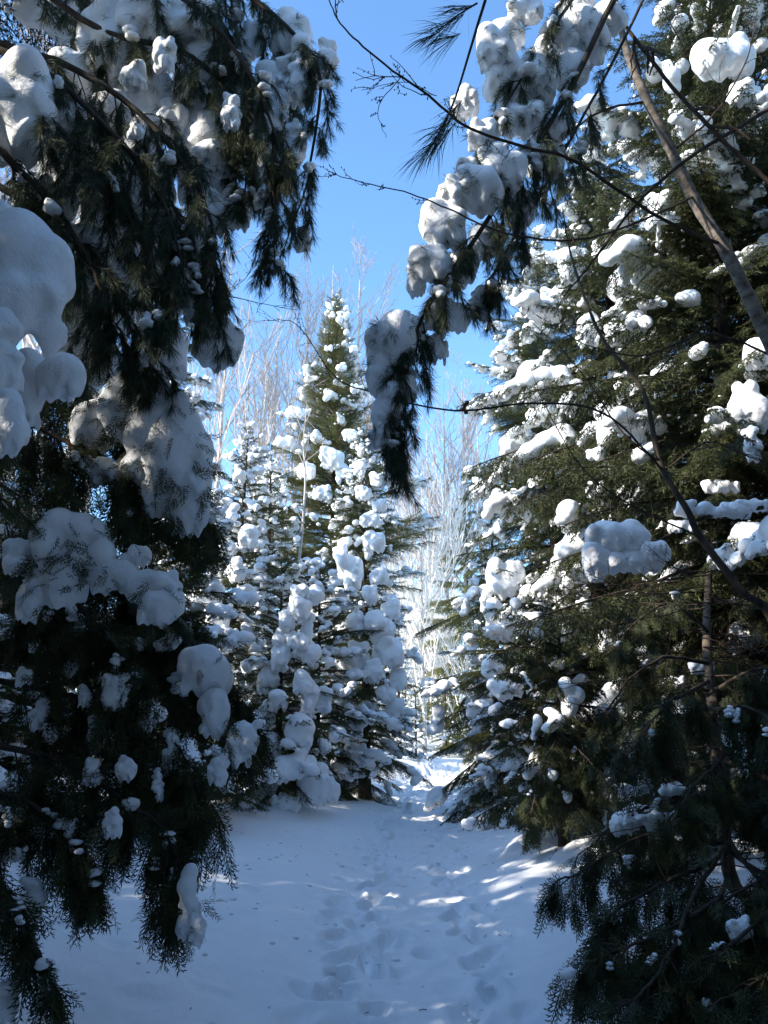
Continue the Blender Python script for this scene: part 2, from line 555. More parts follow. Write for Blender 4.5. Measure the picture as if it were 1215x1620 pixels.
FIR = dict(gap=0.065, hang=0.35, per_m=95, ln=0.034, wd=0.0065, spread=0.85, flat=0.35)
CEDAR = dict(gap=0.055, hang=0.95, per_m=75, ln=0.045, wd=0.0085, spread=0.5, flat=0.5)
SPRUCE = dict(gap=0.065, hang=0.25, per_m=120, ln=0.026, wd=0.005, spread=0.95, flat=0.0)
FAR = dict(gap=0.11, hang=0.4, per_m=42, ln=0.055, wd=0.013, spread=0.8, flat=0.3)

LENS = (0.45, 0.85, 1.35, 1.9)
PROTO = {}
for sname, st, m, dr in (('fir', FIR, M_FIR, 0.16), ('cedar', CEDAR, M_CEDAR, 0.24), ('spruce', SPRUCE, M_SPRUCE, 0.05)):
    for L in LENS:
        for v in range(2 if L > 1 else 3):
            sd = hash((sname == 'fir', int(L * 100), v, len(sname))) % 100000
            wood, fol, pts = make_branch(L, sd, dr * (0.8 + 0.35 * v), st)
            bm = mesh_np(sname + '_branch', [(*wood, 0), (*fol, 1)], [M_DARKBARK, m], smooth=False)
            loads = [mesh_np('snow_load', make_load(pts, L, sd + 17 + q, am), [M_SNOW]) for q, am in enumerate((1.0, 1.5, 0.35))]
            PROTO.setdefault((sname, L), []).append((bm, loads, pts))


def make_clump(seed, kind):
    """one free lump of snow of about unit size"""
    r = np.random.default_rng(seed)
    cen, rad = [], []
    if kind == 'pillow':
        for _ in range(7):
            a, d = r.uniform(0, 6.3), r.uniform(0, 0.34)
            cen.append((d * math.cos(a), d * math.sin(a), r.uniform(-0.08, 0.12))); rad.append(r.uniform(0.15, 0.27))
    elif kind == 'drape':
        z = 0.25
        for i in range(7):
            cen.append((r.normal() * 0.1 + 0.05 * i, r.normal() * 0.12, z)); rad.append(r.uniform(0.13, 0.26)); z -= r.uniform(0.06, 0.16)
    else:
        for _ in range(4):
            cen.append(r.normal(size=3) * (0.13, 0.13, 0.1)); rad.append(r.uniform(0.22, 0.34))
    return mesh_np('snow_clump', [(*blob_mesh(cen, rad, 0.045, k=26, rough=0.2, r=r), 0)], [M_SNOW])


CLUMPS = {k: [make_clump(s * 7 + i, k) for i in range(5)] for s, k in enumerate(('pillow', 'drape', 'ball'))}


def trunk_mesh(h, r0, lean, seed, m, sides=9):
    r = np.random.default_rng(seed)
    n = max(6, int(h * 1.5))
    t = np.linspace(0, 1, n)
    path = np.stack([lean[0] * t ** 1.5 + 0.02 * np.cumsum(r.normal(size=n)), lean[1] * t ** 1.5 + 0.02 * np.cumsum(r.normal(size=n)), h * t - 0.15 * (t == 0)], 1)
    path[0, :2] = 0
    rad = r0 * (1 - t) ** 0.85 + 0.006
    rad[0] *= 1.25
    return path, mesh_np('trunk', [(*tube(path, rad, sides), 0)], [m])


INFO = {}


def conifer(name, label, cat, base, h, rmax, style, n, snow=1.0, clump=0.3, low=0.08, seed=1, group=None, shape=0.8, gap_az=None, top_up=35, low_down=-18, m_bark=None, skip=None):
    """an evergreen with every branch a part and the snow on it a sub-part"""
    r = random.Random(seed)
    x, y = base
    z0 = gz(x, y) - 0.02
    root = thing(name, label, cat, (x, y, z0), group)
    W = Matrix.Translation((x, y, z0))
    path, tm = trunk_mesh(h, 0.012 * h + 0.025, (r.uniform(-0.02, 0.02) * h, 0), seed, m_bark or M_DARKBARK)
    link('trunk', tm, root)
    INFO[root.name] = (x, y, z0, h, style)
    az = r.uniform(0, 6.28)
    for i in range(n):
        f = (i + r.uniform(0, 0.9)) / n
        u = low + (0.985 - low) * f ** 0.92                      # share of the height
        az += 2.4 + r.uniform(-0.4, 0.4)
        if gap_az and abs(math.remainder(az - gap_az[0], 2 * math.pi)) < gap_az[1]:
            continue
        Lb = max(0.22, rmax * (min(1.0, 0.55 + 3.0 * (u - low + 0.05)) * (1 - u) ** shape + 0.05) * r.uniform(0.5, 1.25) * (1 + 0.22 * math.sin(az * 2 + seed) * math.cos(u * 9 + seed)))
        if skip and skip(u, az):
            continue
        LL = min(LENS, key=lambda q: abs(math.log(q / Lb)))
        bm, loads, pts = r.choice(PROTO[(style, LL)])
        s = Lb / LL
        pitch = R(low_down + (top_up - low_down) * u ** 1.3 + r.uniform(-9, 9))
        k = np.interp(u, np.linspace(0, 1, len(path)), np.arange(len(path)))
        c = path[int(k)] * (1 - k % 1) + path[min(int(k) + 1, len(path) - 1)] * (k % 1)
        mb = Matrix.Translation(c.tolist()) @ Matrix.Rotation(az, 4, 'Z') @ Matrix.Rotation(-pitch, 4, 'Y') @ Matrix.Rotation(R(r.uniform(-14, 14)), 4, 'X') @ Matrix.Diagonal((s, s * r.uniform(0.8, 1.15), s, 1))
        b = link('branch', bm, root)
        b.matrix_basis = mb
        a = snow * r.uniform(0.1, 1.3) * (0.35 if u < 0.13 else 1)
        if a > 0.34:
            link('snow_load', loads[1] if a > 0.95 else loads[0] if a > 0.55 else loads[2], b, 'stuff')
        if r.random() < clump:
            q = Vector(pts[r.randrange(len(pts))].tolist())
            q.x = max(q.x, LL * 0.55)
            wp = mb @ q
            sz = r.uniform(0.2, 0.42) * (0.55 + 0.45 * min(Lb, 1.5))
            kd = r.choice(('pillow', 'drape', 'drape'))
            o = link('snow_clump', r.choice(CLUMPS[kd]), b)
            o.matrix_parent_inverse = mb.inverted()
            o.matrix_basis = Matrix.Translation(wp + Vector((0, 0, 0.12 * sz))) @ Matrix.Rotation(az + r.uniform(-0.6, 0.6), 4, 'Z') @ Matrix.Diagonal((sz * r.uniform(0.8, 1.25), sz * r.uniform(0.8, 1.2), sz * r.uniform(0.75, 1.1), 1))
    return root


# ------------------------------------------------------------------ whole-tree prototypes for the wood farther off
def far_tree(seed, h, rmax, n, snow, m, style=FAR, shape=0.8):
    r = np.random.default_rng(seed)
    protos = []
    for L in (0.6, 1.2, 1.9):
        wood, fol, pts = make_branch(L, seed + int(L * 10), 0.2, style)
        ld = make_load(pts, L, seed + 5, snow, 0.05)
        protos.append((L, wood, fol, ld))
    wd, fo, sn = [], [], []
    az = 0.0
    for i in range(n):
        u = 0.05 + 0.93 * ((i + r.random()) / n) ** 0.9
        az += 2.4 + r.uniform(-0.4, 0.4)
        Lb = max(0.25, rmax * ((1 - u) ** shape + 0.04) * r.uniform(0.65, 1.2))
        L, wood, fol, ld = min(protos, key=lambda q: abs(math.log(q[0] / Lb)))
        s = Lb / L
        pt = R(-20 + 50 * u + r.uniform(-9, 9))
        M = (Matrix.Translation((0, 0, u * h)) @ Matrix.Rotation(az, 4, 'Z') @ Matrix.Rotation(-pt, 4, 'Y') @ Matrix.Scale(s, 4))
        A = np.array(M)[:3, :3].T; T = np.array(M)[:3, 3]
        fo.append((fol[0] @ A + T, fol[1]))
        if r.random() < min(1, snow):
            sn.append([(V @ A + T, F, k) for V, F, k in ld])
    t = np.linspace(0, 1, 8)
    tp = np.stack([0 * t, 0 * t, t * h - 0.2 * (t == 0)], 1)
    tm = mesh_np('trunk', [(*tube(tp, 0.012 * h * (1 - t) + 0.012, 7), 0)], [M_DARKBARK])
    cm = mesh_np('crown', [(*join(fo), 0)], [m], smooth=False)
    sm = mesh_np('snow_load', [p for q in sn for p in q], [M_SNOW])
    return tm, cm, sm, h


FARS = [far_tree(101, 8.0, 1.7, 60, 0.9, M_FIR), far_tree(202, 7.0, 1.5, 56, 1.2, M_FIR), far_tree(303, 9.0, 1.6, 60, 0.55, M_CEDAR)]


FARS.append(far_tree(404, 9.0, 2.6, 84, 0.25, M_PALEPINE, dict(FAR, hang=0.9, ln=0.09)))


def far_conifer(name, label, x, y, h, v, rz, group, wide=1.0, z=None):
    tm, cm, sm, h0 = FARS[v]
    root = thing(name, label, 'tree', (x, y, (gz(x, y) if z is None else z) - 0.05), group)
    s = h / h0
    root.scale = (s * wide, s * wide, s)
    root.rotation_euler.z = rz
    for nm, me in (('trunk', tm), ('crown', cm), ('snow_load', sm)):
        link(nm, me, root, 'stuff' if nm == 'snow_load' else None)
    return root


def bare_tree(seed, h, m_trunk, m_twig, spread=0.32, levels=3, lo=0.35, r0=None, fine=1.0):
    """a leafless tree, branches rising steeply: (trunk mesh, limbs mesh)"""
    r = np.random.default_rng(seed)
    n = 12
    t = np.linspace(0, 1, n)
    wob = np.cumsum(r.normal(size=(n, 2)) * 0.012 * h / 6, 0)
    tp = np.stack([wob[:, 0], wob[:, 1], t * h - 0.2 * (t == 0)], 1)
    r0 = r0 or 0.007 * h
    tr = tube(tp, r0 * (1 - t) ** 0.8 + 0.005, 7)
    limbs = []
    def grow(p, d, l, rad, lev):
        m = 5
        pts = [p]
        for k in range(m):
            d = unit(d + r.normal(size=3) * 0.10 + np.array([0, 0, 0.13]))
            pts.append(pts[-1] + d * l / m)
        limbs.append(tube(np.array(pts), np.linspace(rad, rad * 0.4 + 0.0015 * fine, m + 1), 3))
        if lev > 0:
            for _ in range(r.integers(3, 6)):
                k = r.integers(1, m + 1)
                q = unit(np.cross(d, r.normal(size=3)))
                grow(pts[k], unit(d + q * r.uniform(0.35, 0.8)), l * r.uniform(0.4, 0.65), rad * 0.55, lev - 1)
    for i in range(int(13 + h * 0.8)):
        u = lo + (0.97 - lo) * r.random()
        c = np.array([np.interp(u, t, tp[:, k]) for k in range(3)])
        a = r.uniform(0, 6.3)
        grow(c, unit(np.array([math.cos(a) * 0.6, math.sin(a) * 0.6, 0.8])), h * spread * (1.05 - u) * r.uniform(0.6, 1.2) + 0.3, r0 * 0.45 * (1.1 - u) + 0.004, levels - 1)
    return mesh_np('trunk', [(*tr, 0)], [m_trunk]), mesh_np('crown', [(*join(limbs), 0)], [m_twig], smooth=False)


BARES = [bare_tree(s, 18.0, M_BIRCH, M_BIRCHTWIG, fine=3.0) for s in (5, 6, 8)]
SHRUBS = [bare_tree(s, 5.0, M_BIRCH, M_FROST, spread=0.55, levels=3, lo=0.08, fine=5.0) for s in (15, 16)]
for_h = 18.0


def place_bare(name, label, x, y, h, v, rz, group, wide=1.0):
    root = thing(name, label, 'tree', (x, y, gz(x, y) - 0.05), group)
    s = h / for_h
    root.scale = (s * wide, s * wide, s); root.rotation_euler.z = rz
    link('trunk', BARES[v][0], root); link('crown', BARES[v][1], root)
    return root


def GX(px, Y):
    return (px - 607.5) / FPX * Y / math.cos(PITCH) * 0.985


# ------------------------------------------------------------------ mid-distance trees in view
def HT(py, Y):
    return float(P(607, py, Y)[2])

T_SMALL = conifer('fir_tree', 'small slender fir buried in lumpy blue-white snow at the left edge of the trail', 'tree', (GX(452, 14.3), 14.3), HT(915, 14.3), 1.25, 'fir', 95, 0.7, 0.25, seed=3, shape=0.5, low=0.03)
T_MID = conifer('fir_tree', 'tall snow-laden fir right beside the trail, in front of the tallest spruce', 'tree', (GX(580, 18.5), 18.5), HT(680, 18.5), 1.5, 'fir', 190, 0.75, 0.2, seed=4, shape=0.55, low=0.02)
T_SPRUCE = conifer('spruce_tree', 'tallest pointed spruce against the blue sky, yellow-green with patches of sunlit snow', 'tree', (GX(527, 23.0), 23.0), HT(478, 23.0), 3.7, 'spruce', 320, 0.40, 0.15, seed=5, shape=0.85, low=0.24, top_up=50)
T_NARROW = conifer('fir_tree', 'narrow snowy fir between the small fir and the hanging cedar on the left', 'tree', (GX(368, 16.0), 16.0), HT(690, 16.0), 1.9, 'fir', 150, 0.75, 0.35, seed=6, low=0.03)
T_BUSHY = conifer('fir_tree', 'bushy snow-covered fir just behind the hanging cedar sprays', 'tree', (GX(300, 11.5), 11.5), HT(640, 11.5), 1.7, 'fir', 140, 0.8, 0.4, seed=8, low=0.03)
T_RAGGED = conifer('cedar_tree', 'dark cedar with ragged drooping top behind the left pine boughs', 'tree', (GX(255, 13.5), 13.5), HT(420, 13.5), 1.7, 'cedar', 110, 0.7, 0.3, seed=9)
T_SHADED = conifer('fir_tree', 'shaded fir standing between the narrow snowy fir and the tallest spruce', 'tree', (GX(425, 20.0), 20.0), HT(720, 20.0), 2.2, 'fir', 140, 0.8, 0.3, seed=10, low=0.03)
T_FORE = conifer('fir_tree', 'low spreading snowy fir filling the gap between the small fir and the tall one', 'tree', (GX(505, 16.8), 16.8), HT(905, 16.8), 1.6, 'fir', 110, 0.75, 0.3, seed=19, shape=0.5, low=0.03)
T_FILL = conifer('fir_tree', 'snow-crusted fir behind the small fir, half hidden by the narrow one', 'tree', (GX(400, 20.5), 20.5), HT(800, 20.5), 1.7, 'fir', 110, 1.0, 0.4, seed=20, shape=0.6, low=0.03)
# right of the trail
T_BALLS = conifer('fir_tree', 'far fir on the right where the trail narrows, with ball-like snow lumps', 'tree', (GX(778, 25.0), 25.0), HT(780, 25.0), 1.9, 'fir', 120, 0.7, 0.45, seed=12, low=0.03)
T_BIG = conifer('fir_tree', 'big sunlit fir on the right with broad snow-capped boughs reaching over the trail', 'tree', (GX(880, 15.5), 15.5), HT(375, 15.5), 3.1, 'fir', 270, 0.8, 0.12, seed=13, shape=0.75, low=0.03, low_down=-30)
T_BROAD = conifer('cedar_tree', 'broad sunlit cedar behind the leaning trunk, thick with snow lumps', 'tree', (GX(1010, 12.5), 12.5), HT(215, 12.5), 2.8, 'cedar', 240, 0.75, 0.12, seed=14, shape=0.55, low=0.08, low_down=-32, top_up=15)
T_EDGE = conifer('cedar_tree', 'shaded cedar near the right edge with a thick dark trunk rising from the snow', 'tree', (GX(1178, 9.0), 9.0), 11.5, 2.6, 'cedar', 190, 0.5, 0.15, seed=15, low=0.15, shape=0.4)
T_CORNER = conifer('cedar_tree', 'tall cedar filling the upper right corner behind the pale leaning trunk', 'tree', (GX(1290, 9.8), 9.8), 13.0, 2.9, 'cedar', 150, 0.6, 0.12, seed=25, low=0.2, shape=0.4)
T_LOW = conifer('cedar_tree', 'low dark cedar on a short stem beside the snow mound on the right bank', 'tree', (GX(868, 10.2), 10.2), HT(960, 10.2), 1.35, 'cedar', 80, 0.4, 0.25, seed=16, low=0.12, shape=0.5)
T_TIPS = conifer('fir_tree', 'low dark fir with snowy tips leaning over the right edge of the trail', 'tree', (GX(815, 14.0), 14.0), HT(930, 14.0), 1.75, 'fir', 130, 0.6, 0.3, seed=17, shape=0.5, low=0.03, low_down=-28)

# ------------------------------------------------------------------ the wood behind and to the sides
rr = random.Random(21)
far_conifer('pine_tree', 'pale yellow-green sunlit pine at the far end of the trail, right of the bright gap', GX(738, 42), 42, HT(775, 42), 3, 1.0, None, 1.1)
for i, (px, Y, h, v) in enumerate([(655, 36, 4.2, 1), (700, 40, 5.0, 0), (630, 33, 6.0, 1), (610, 42, 9.0, 0), (590, 30, 5.5, 1), (760, 33, 8.0, 0), (800, 28, 9.5, 2), (720, 46, 6.0, 1), (670, 50, 5.5, 0), (640, 55, 7.0, 1), (560, 36, 9, 0), (500, 30, 8, 1), (450, 28, 9, 0), (690, 58, 7.0, 1)]):
    far_conifer('fir_tree', 'distant snowy fir closing the far end of the trail', GX(px, Y), Y, h, v, rr.uniform(0, 6), 'distant firs at the end of the trail')
k = 0
for i in range(34):
    Y = rr.uniform(8, 34); x = -rr.uniform(3.9, 12.0) - Y * 0.07
    far_conifer('fir_tree', 'snowy fir in the thick wood left of the trail, added to shade the foreground', x, Y, rr.uniform(3.6, 6.2), rr.randrange(3), rr.uniform(0, 6), 'firs in the wood on the left', rr.uniform(0.9, 1.2))
for i in range(30):
    Y = rr.uniform(9, 40); x = rr.uniform(4.6, 13) + Y * 0.16
    far_conifer('fir_tree', 'snowy fir in the thick wood right of the trail, added to block sky light', x, Y, rr.uniform(6.5, 11.0), rr.randrange(3), rr.uniform(0, 6), 'firs in the wood on the right', rr.uniform(0.9, 1.2))
ORD = 'first second third fourth fifth sixth seventh eighth ninth tenth eleventh twelfth thirteenth fourteenth fifteenth'.split()
for q, (px, Y, top, v) in enumerate(sorted([(478, 36, 410, 0), (558, 38, 405, 1), (520, 44, 440, 2), (400, 34, 520, 1), (430, 40, 500, 0), (700, 46, 600, 2), (735, 42, 560, 0), (655, 55, 740, 1), (615, 60, 770, 2), (760, 48, 640, 1), (680, 62, 700, 0), (340, 30, 400, 2), (640, 70, 790, 0), (585, 50, 560, 0), (710, 75, 780, 1)])):
    place_bare('birch_tree', 'leafless pale birch, ' + ORD[q] + ' from the left in the row beyond the firs', GX(px, Y), Y, HT(top, Y), v, rr.uniform(0, 6), 'leafless birches beyond the firs')
for i in range(34):  # near left firs added to shade the foreground, heights set for the shadow line
    Y = rr.uniform(-9, 10.5); x = -rr.uniform(3.9, 9.5) - max(0, Y) * 0.12
    far_conifer('fir_tree', 'snowy fir in the thick wood left of the trail, added to shade the foreground', x, Y, rr.uniform(8, 12.5) if Y < 1.5 else rr.uniform(7.2, 8.8), rr.randrange(3), rr.uniform(0, 6), 'firs in the wood on the left', rr.uniform(1.0, 1.25))
for i in range(26):  # low firs added to keep sun patches off the ground
    Y = rr.uniform(1.5, 12.5); x = -rr.uniform(3.7, 6.5) - max(0, Y - 4) * 0.10
    far_conifer('fir_tree', 'snowy fir in the thick wood left of the trail, added to shade the foreground', x, Y, rr.uniform(4.0, 5.6), rr.randrange(3), rr.uniform(0, 6), 'firs in the wood on the left', rr.uniform(1.4, 1.8))
for x, Y, h, v, wd_ in ((2.4, -0.8, 9, 2, 1.0), (-2.2, -0.7, 9, 0, 1.0), (0.5, -3.0, 11, 2, 0.9), (3.3, 0.9, 9, 0, 1.0), (-3.5, 0.5, 10, 2, 1.1), (-1.0, -2.7, 10, 0, 0.9), (3.6, 2.6, 9, 2, 0.85), (-3.0, 2.4, 9, 0, 0.7)):  # tall firs added out of view to block sky light around the camera
    far_conifer('fir_tree', 'tall unseen fir added at the near end of the trail to block sky light', x, Y, h, v, rr.uniform(0, 6), 'unseen firs added at the near end of the trail', wd_)
for i in range(60):  # unseen firs added behind the camera to cut the sky light from there
    Y = rr.uniform(-13, -3.4); x = rr.choice((-1, 1)) * rr.uniform(0.8, 8)
    far_conifer('fir_tree', 'tall unseen fir added at the near end of the trail to block sky light', x, Y, rr.uniform(9, 14), rr.randrange(3), rr.uniform(0, 6), 'unseen firs added at the near end of the trail', rr.uniform(1.2, 1.6))
for i in range(18):  # firs added on the near right to block sky light from that side
    Y = rr.uniform(-1.5, 8); x = rr.uniform(4.2, 9) + max(0, Y) * 0.15
    far_conifer('fir_tree', 'snowy fir in the thick wood right of the trail, added to block sky light', x, Y, rr.uniform(8, 13), rr.randrange(3), rr.uniform(0, 6), 'firs in the wood on the right', rr.uniform(1.0, 1.25))
for i in range(26):
    Y = rr.uniform(48, 90); x = rr.uniform(-0.1, 0.22) * Y
    far_conifer('fir_tree', 'distant snowy fir closing the far end of the trail', x, Y, rr.uniform(5, 9.5), rr.randrange(3), rr.uniform(0, 6), 'distant firs at the end of the trail', 1.2)
for q, (px, Y, top, v) in enumerate(sorted([(40, 29, -150, 0), (85, 33, -60, 1), (0, 31, -100, 2), (130, 36, -20, 0)])):
    place_bare('birch_tree', 'leafless pale birch, ' + ORD[q] + ' from the left of those glimpsed behind the snow-loaded pine boughs', GX(px, Y), Y, HT(top, Y), v, rr.uniform(0, 6), 'leafless birches behind the left pine')

for i in range(18):
    Y = rr.uniform(33, 62); px = rr.uniform(600, 740)
    root = thing('frosted_shrub', 'frost-white leafless shrub in the bright clearing where the trail ends', 'shrub', (GX(px, Y), Y, gz(GX(px, Y), Y) - 0.05), 'frosted shrubs at the end of the trail')
    k = rr.uniform(0.9, 2.6); root.scale = (k, k, k); root.rotation_euler.z = rr.uniform(0, 6)
    link('stem', SHRUBS[i % 2][0], root); link('twigs', SHRUBS[i % 2][1], root)

# ------------------------------------------------------------------ near trees: boughs followed from their trunks
def wlink(name, me, root, kind=None):
    """child whose mesh is given in world coordinates"""
    o = link(name, me, root, kind)
    if root.type == 'EMPTY':
        o.matrix_parent_inverse = Matrix.Translation(root.location).inverted()
    return o


def frond(seed, ln=0.19, w=0.0062):
    """a flat fern-like cedar spray along +X"""
    r = np.random.default_rng(seed)
    V, F = [], []
    def blade(p, d, l, wd):
        n = np.array([-d[1], d[0], 0]) * wd * 0.5
        o = len(V)
        m = p + d * l * 0.45
        zz = np.array([0, 0, r.normal() * 0.004])
        V.extend([p, m - n + zz, p + d * l + zz * 2, m + n + zz]); F.append((o, o + 1, o + 2, o + 3))
    X = np.array([1.0, 0, 0])
    blade(np.zeros(3), X, ln * 1.02, w * 1.2)
    for i in range(8):
        t = (i + 0.7) / 8.6
        for sd in (-1, 1):
            a = sd * R(r.uniform(32, 46)); d = np.array([math.cos(a), math.sin(a), 0])
            l = ln * (0.42 * (1 - t) + 0.10) * r.uniform(0.75, 1.15)
            p = X * ln * t
            blade(p, d, l, w)
            for j in range(int(l / 0.02)):
                s = (j + 0.8) / (l / 0.02 + 0.5)
                b = a + (1 if (j % 2) else -1) * R(r.uniform(28, 42))
                blade(p + d * l * s, np.array([math.cos(b), math.sin(b), 0]), 0.024 * (1.15 - s) + 0.008, w * 0.9)
    return np.array(V), np.array(F)


FRONDS = [frond(s) for s in range(5)]


def place_fronds(pos, dirs, scale, r):
    """copies of the sprays at pos, pointing along dirs"""
    out = []
    pos, dirs = np.asarray(pos), unit(np.asarray(dirs))
    which = r.integers(0, len(FRONDS), len(pos))
    nrm = r.normal(size=(len(pos), 3)); nrm = unit(nrm - (nrm * dirs).sum(1, keepdims=True) * dirs)
    sd = np.cross(nrm, dirs)
    sc = scale * r.uniform(0.65, 1.2, (len(pos), 1))
    for k in range(len(FRONDS)):
        m = which == k
        if not m.any():
            continue
        V, F = FRONDS[k]
        B = np.stack([dirs[m], sd[m], nrm[m]], 1) * sc[m][:, :, None]
        W = np.einsum('vi,nij->nvj', V, B) + pos[m][:, None, :]
        out.append((W.reshape(-1, 3), (F[None] + (np.arange(m.sum()) * len(V))[:, None, None]).reshape(-1, 4)))
    return join(out)


def tufts(pos, dirs, cnt, ln, wd, spread, r):
    """brushes of long pine needles"""
    pos, dirs = np.repeat(np.asarray(pos), cnt, 0), np.repeat(unit(np.asarray(dirs)), cnt, 0)
    n = len(pos)
    nd = unit(dirs + r.normal(size=(n, 3)) * spread)
    l = ln * r.uniform(0.65, 1.1, (n, 1))
    nd2 = unit(nd + np.array([0, 0, -0.28]))
    s = unit(np.cross(nd, r.normal(size=(n, 3)))) * wd * 0.5
    p = pos - dirs * r.uniform(0, 0.035, (n, 1))
    mid = p + nd * l * 0.55
    V = np.stack([p + s * 0.6, p - s * 0.6, mid - s, mid + s, mid + nd2 * l * 0.45], 1).reshape(-1, 3)
    o = np.arange(n)[:, None] * 5
    F = np.concatenate([o + np.array([[0, 1, 2]]), o + np.array([[0, 2, 3]]), o + np.array([[3, 2, 4]])])
    return V, F


def hang_twig(p, d, l, r, stiff, m=6, wig=0.08):
    pts = [p]
    for k in range(m):
        d = unit(d + np.array([0, 0, -stiff]) + r.normal(size=3) * wig)
        pts.append(pts[-1] + d * l / m)
    return np.array(pts)


def bough(root, pts, kind, r0, twigs, tl, seed, start=0.12, side=(0.0, 0.0), label=None, tuft=44, nl=0.092, dens=1.0, catch=0.22):
    """one big branch seen from close by. pts are (px, py, Y)"""
    r = np.random.default_rng(seed)
    ctrl = [P(*q) for q in pts]
    n = 26
    path = spline(ctrl, n)
    path += np.cumsum(r.normal(size=(n, 3)) * 0.006, 0)
    wood = [tube(path, np.linspace(r0, 0.004, n), 7)]
    tp, td, caught = [], [], []
    for q in range(twigs):
        t = start + (1 - start) * (q + r.random()) / twigs
        k = min(n - 2, int(t * (n - 1)))
        p = path[k] + (path[k + 1] - path[k]) * r.random()
        a = unit(path[k + 1] - path[k])
        lat = unit(np.cross(a, r.normal(size=3)))
        d = unit(a * 0.6 + lat * 0.9 + np.array([side[0], 0, side[1]]))
        l = tl * r.uniform(0.45, 1.2) * (1.1 - 0.45 * t)
        tw = hang_twig(p, d, l, r, 0.36 if kind == 'pine' else 0.42)
        wood.append(tube(tw, np.linspace(0.0045, 0.002, len(tw)), 4))
        subs = [tw]
        if r.random() < catch:
            base = r.uniform(0.010, 0.030) * (1.25 if kind == 'pine' else 1.0)
            i0 = r.uniform(0.05, 0.6); i1 = min(1.0, i0 + r.uniform(0.1, 0.35)); m0 = max(2, int((i1 - i0) * l / (base * 0.7)))
            ch = np.array([[np.interp(f * (len(tw) - 1), np.arange(len(tw)), tw[:, c]) for c in range(3)] for f in np.linspace(i0, i1, m0)])
            caught.append(crumbs(ch + unit(np.cross(d, (0.0, 0.3, 1.0))) * base * 0.3 + np.array([0, -0.012, base * 0.3]), base * 0.7, base * 1.15, r))
        for _ in range(int(2 + l * 6 * dens)):
            k2 = r.integers(1, len(tw) - 1)
            a2 = unit(tw[k2 + 1] - tw[k2])
            d2 = unit(a2 + unit(np.cross(a2, r.normal(size=3))) * 0.9)
            sb = hang_twig(tw[k2], d2, l * r.uniform(0.25, 0.5), r, 0.38, 4)
            wood.append(tube(sb, np.linspace(0.003, 0.0015, len(sb)), 3))
            subs.append(sb)
        for sb in subs:
            seg = np.linalg.norm(np.diff(sb, axis=0), axis=1).sum()
            gap = 0.085 if kind == 'pine' else 0.046
            m = max(2, int(seg / gap * dens))
            lo = 0.35 if kind == 'pine' else 0.15
            for f in np.linspace(lo, 1.0, m):
                x = f * (len(sb) - 1); i = min(int(x), len(sb) - 2)
                pp = sb[i] + (sb[i + 1] - sb[i]) * (x - i)
                dd = unit(sb[i + 1] - sb[i])
                if kind == 'pine':
                    tp.append(pp); td.append(dd)
                else:
                    tp.append(pp); td.append(unit(dd + r.normal(size=3) * 0.38 + np.array([0, 0, -0.6])))
    tp.append(path[-1]); td.append(unit(path[-1] - path[-2]))
    b = wlink('branch', mesh_np('branch', [(*join(wood), 0)], [M_DARKBARK]), root)
    link('snow_load', mesh_np('snow_load', [(*join(caught), 0)], [M_SNOW]), b, 'stuff')
    if kind == 'pine':
        g = tufts(tp, td, tuft, nl, 0.0020, 0.36, r); m = M_PINE
    else:
        g = place_fronds(tp, td, 1.0, r); m = M_CEDAR
    link('foliage', mesh_np('foliage', [(*g, 0)], [m], smooth=False), b, 'stuff')
    return b


def clump_px(root, cx, cy, w, h, Y, seed, res=30, depth=0.85, rough=0.26):
    """a lump of snow filling about w x h photograph pixels at distance Y"""
    r = np.random.default_rng(seed)
    s = mpp(cx, cy, Y); W, H = w * s, h * s
    D = depth * min(W, H) * 1.1
    m = min(W, H)
    if w * h < 3200:
        rough = 0.5
    asp = max(W, H) / m
    small = w * h < 3200
    n = int((9 if small else 8) + 4 * asp)
    cen, rad = [], []
    for i in range(n):
        q = m * (r.uniform(0.12, 0.28) if small else r.choice((0.14, 0.2, 0.26, 0.34)) * r.uniform(0.85, 1.15))
        u, v = r.uniform(-1, 1), r.uniform(-1, 1)
        if asp > 1.3:                     # string the balls along the longer side
            if H > W:
                v = -1 + 2 * (i + 0.5) / n
            else:
                u = -1 + 2 * (i + 0.5) / n
        cen.append((u * (W / 2 - q), r.uniform(-1, 1) * max(0, D / 2 - q), v * (H / 2 - q))); rad.append(q)
    for _ in range(int(2 + 3 * W / m)):       # fingers sagging from the underside
        q = m * r.uniform(0.09, 0.16); x0 = r.uniform(-0.42, 0.42) * W
        for f in (0.25, 0.6, 1.0):
            cen.append((x0 + q * r.uniform(-0.4, 0.4), r.uniform(-0.2, 0.2) * D, -H * 0.5 * f + q * 1.2)); rad.append(q * (1.25 - 0.4 * f))
    V, F = blob_mesh(cen, rad, max(m * 1.2, max(W, H)) / res, k=18 / m, rough=rough, r=r)
    lo, hi = V.min(0), V.max(0)
    V = (V - (lo + hi) / 2) * np.array([W / (hi[0] - lo[0]), 1, H / (hi[2] - lo[2])])
    # lumpy, undercut bottom
    low = np.clip(-V[:, 2] / (H * 0.5), 0, 1)
    V[:, 2] += low * 0.10 * H * np.sin(V[:, 0] * 17 / m + seed) * np.cos(V[:, 1] * 13 / m)
    c = P(cx, cy, Y)
    o = link('snow_clump', mesh_np('snow_clump', [(V, F, 0)], [M_SNOW]), root)
    o.matrix_parent_inverse = Matrix.Translation(root.location).inverted()
    o.location = c.tolist()
    LAST[0] = o
    return o


LAST = [None]


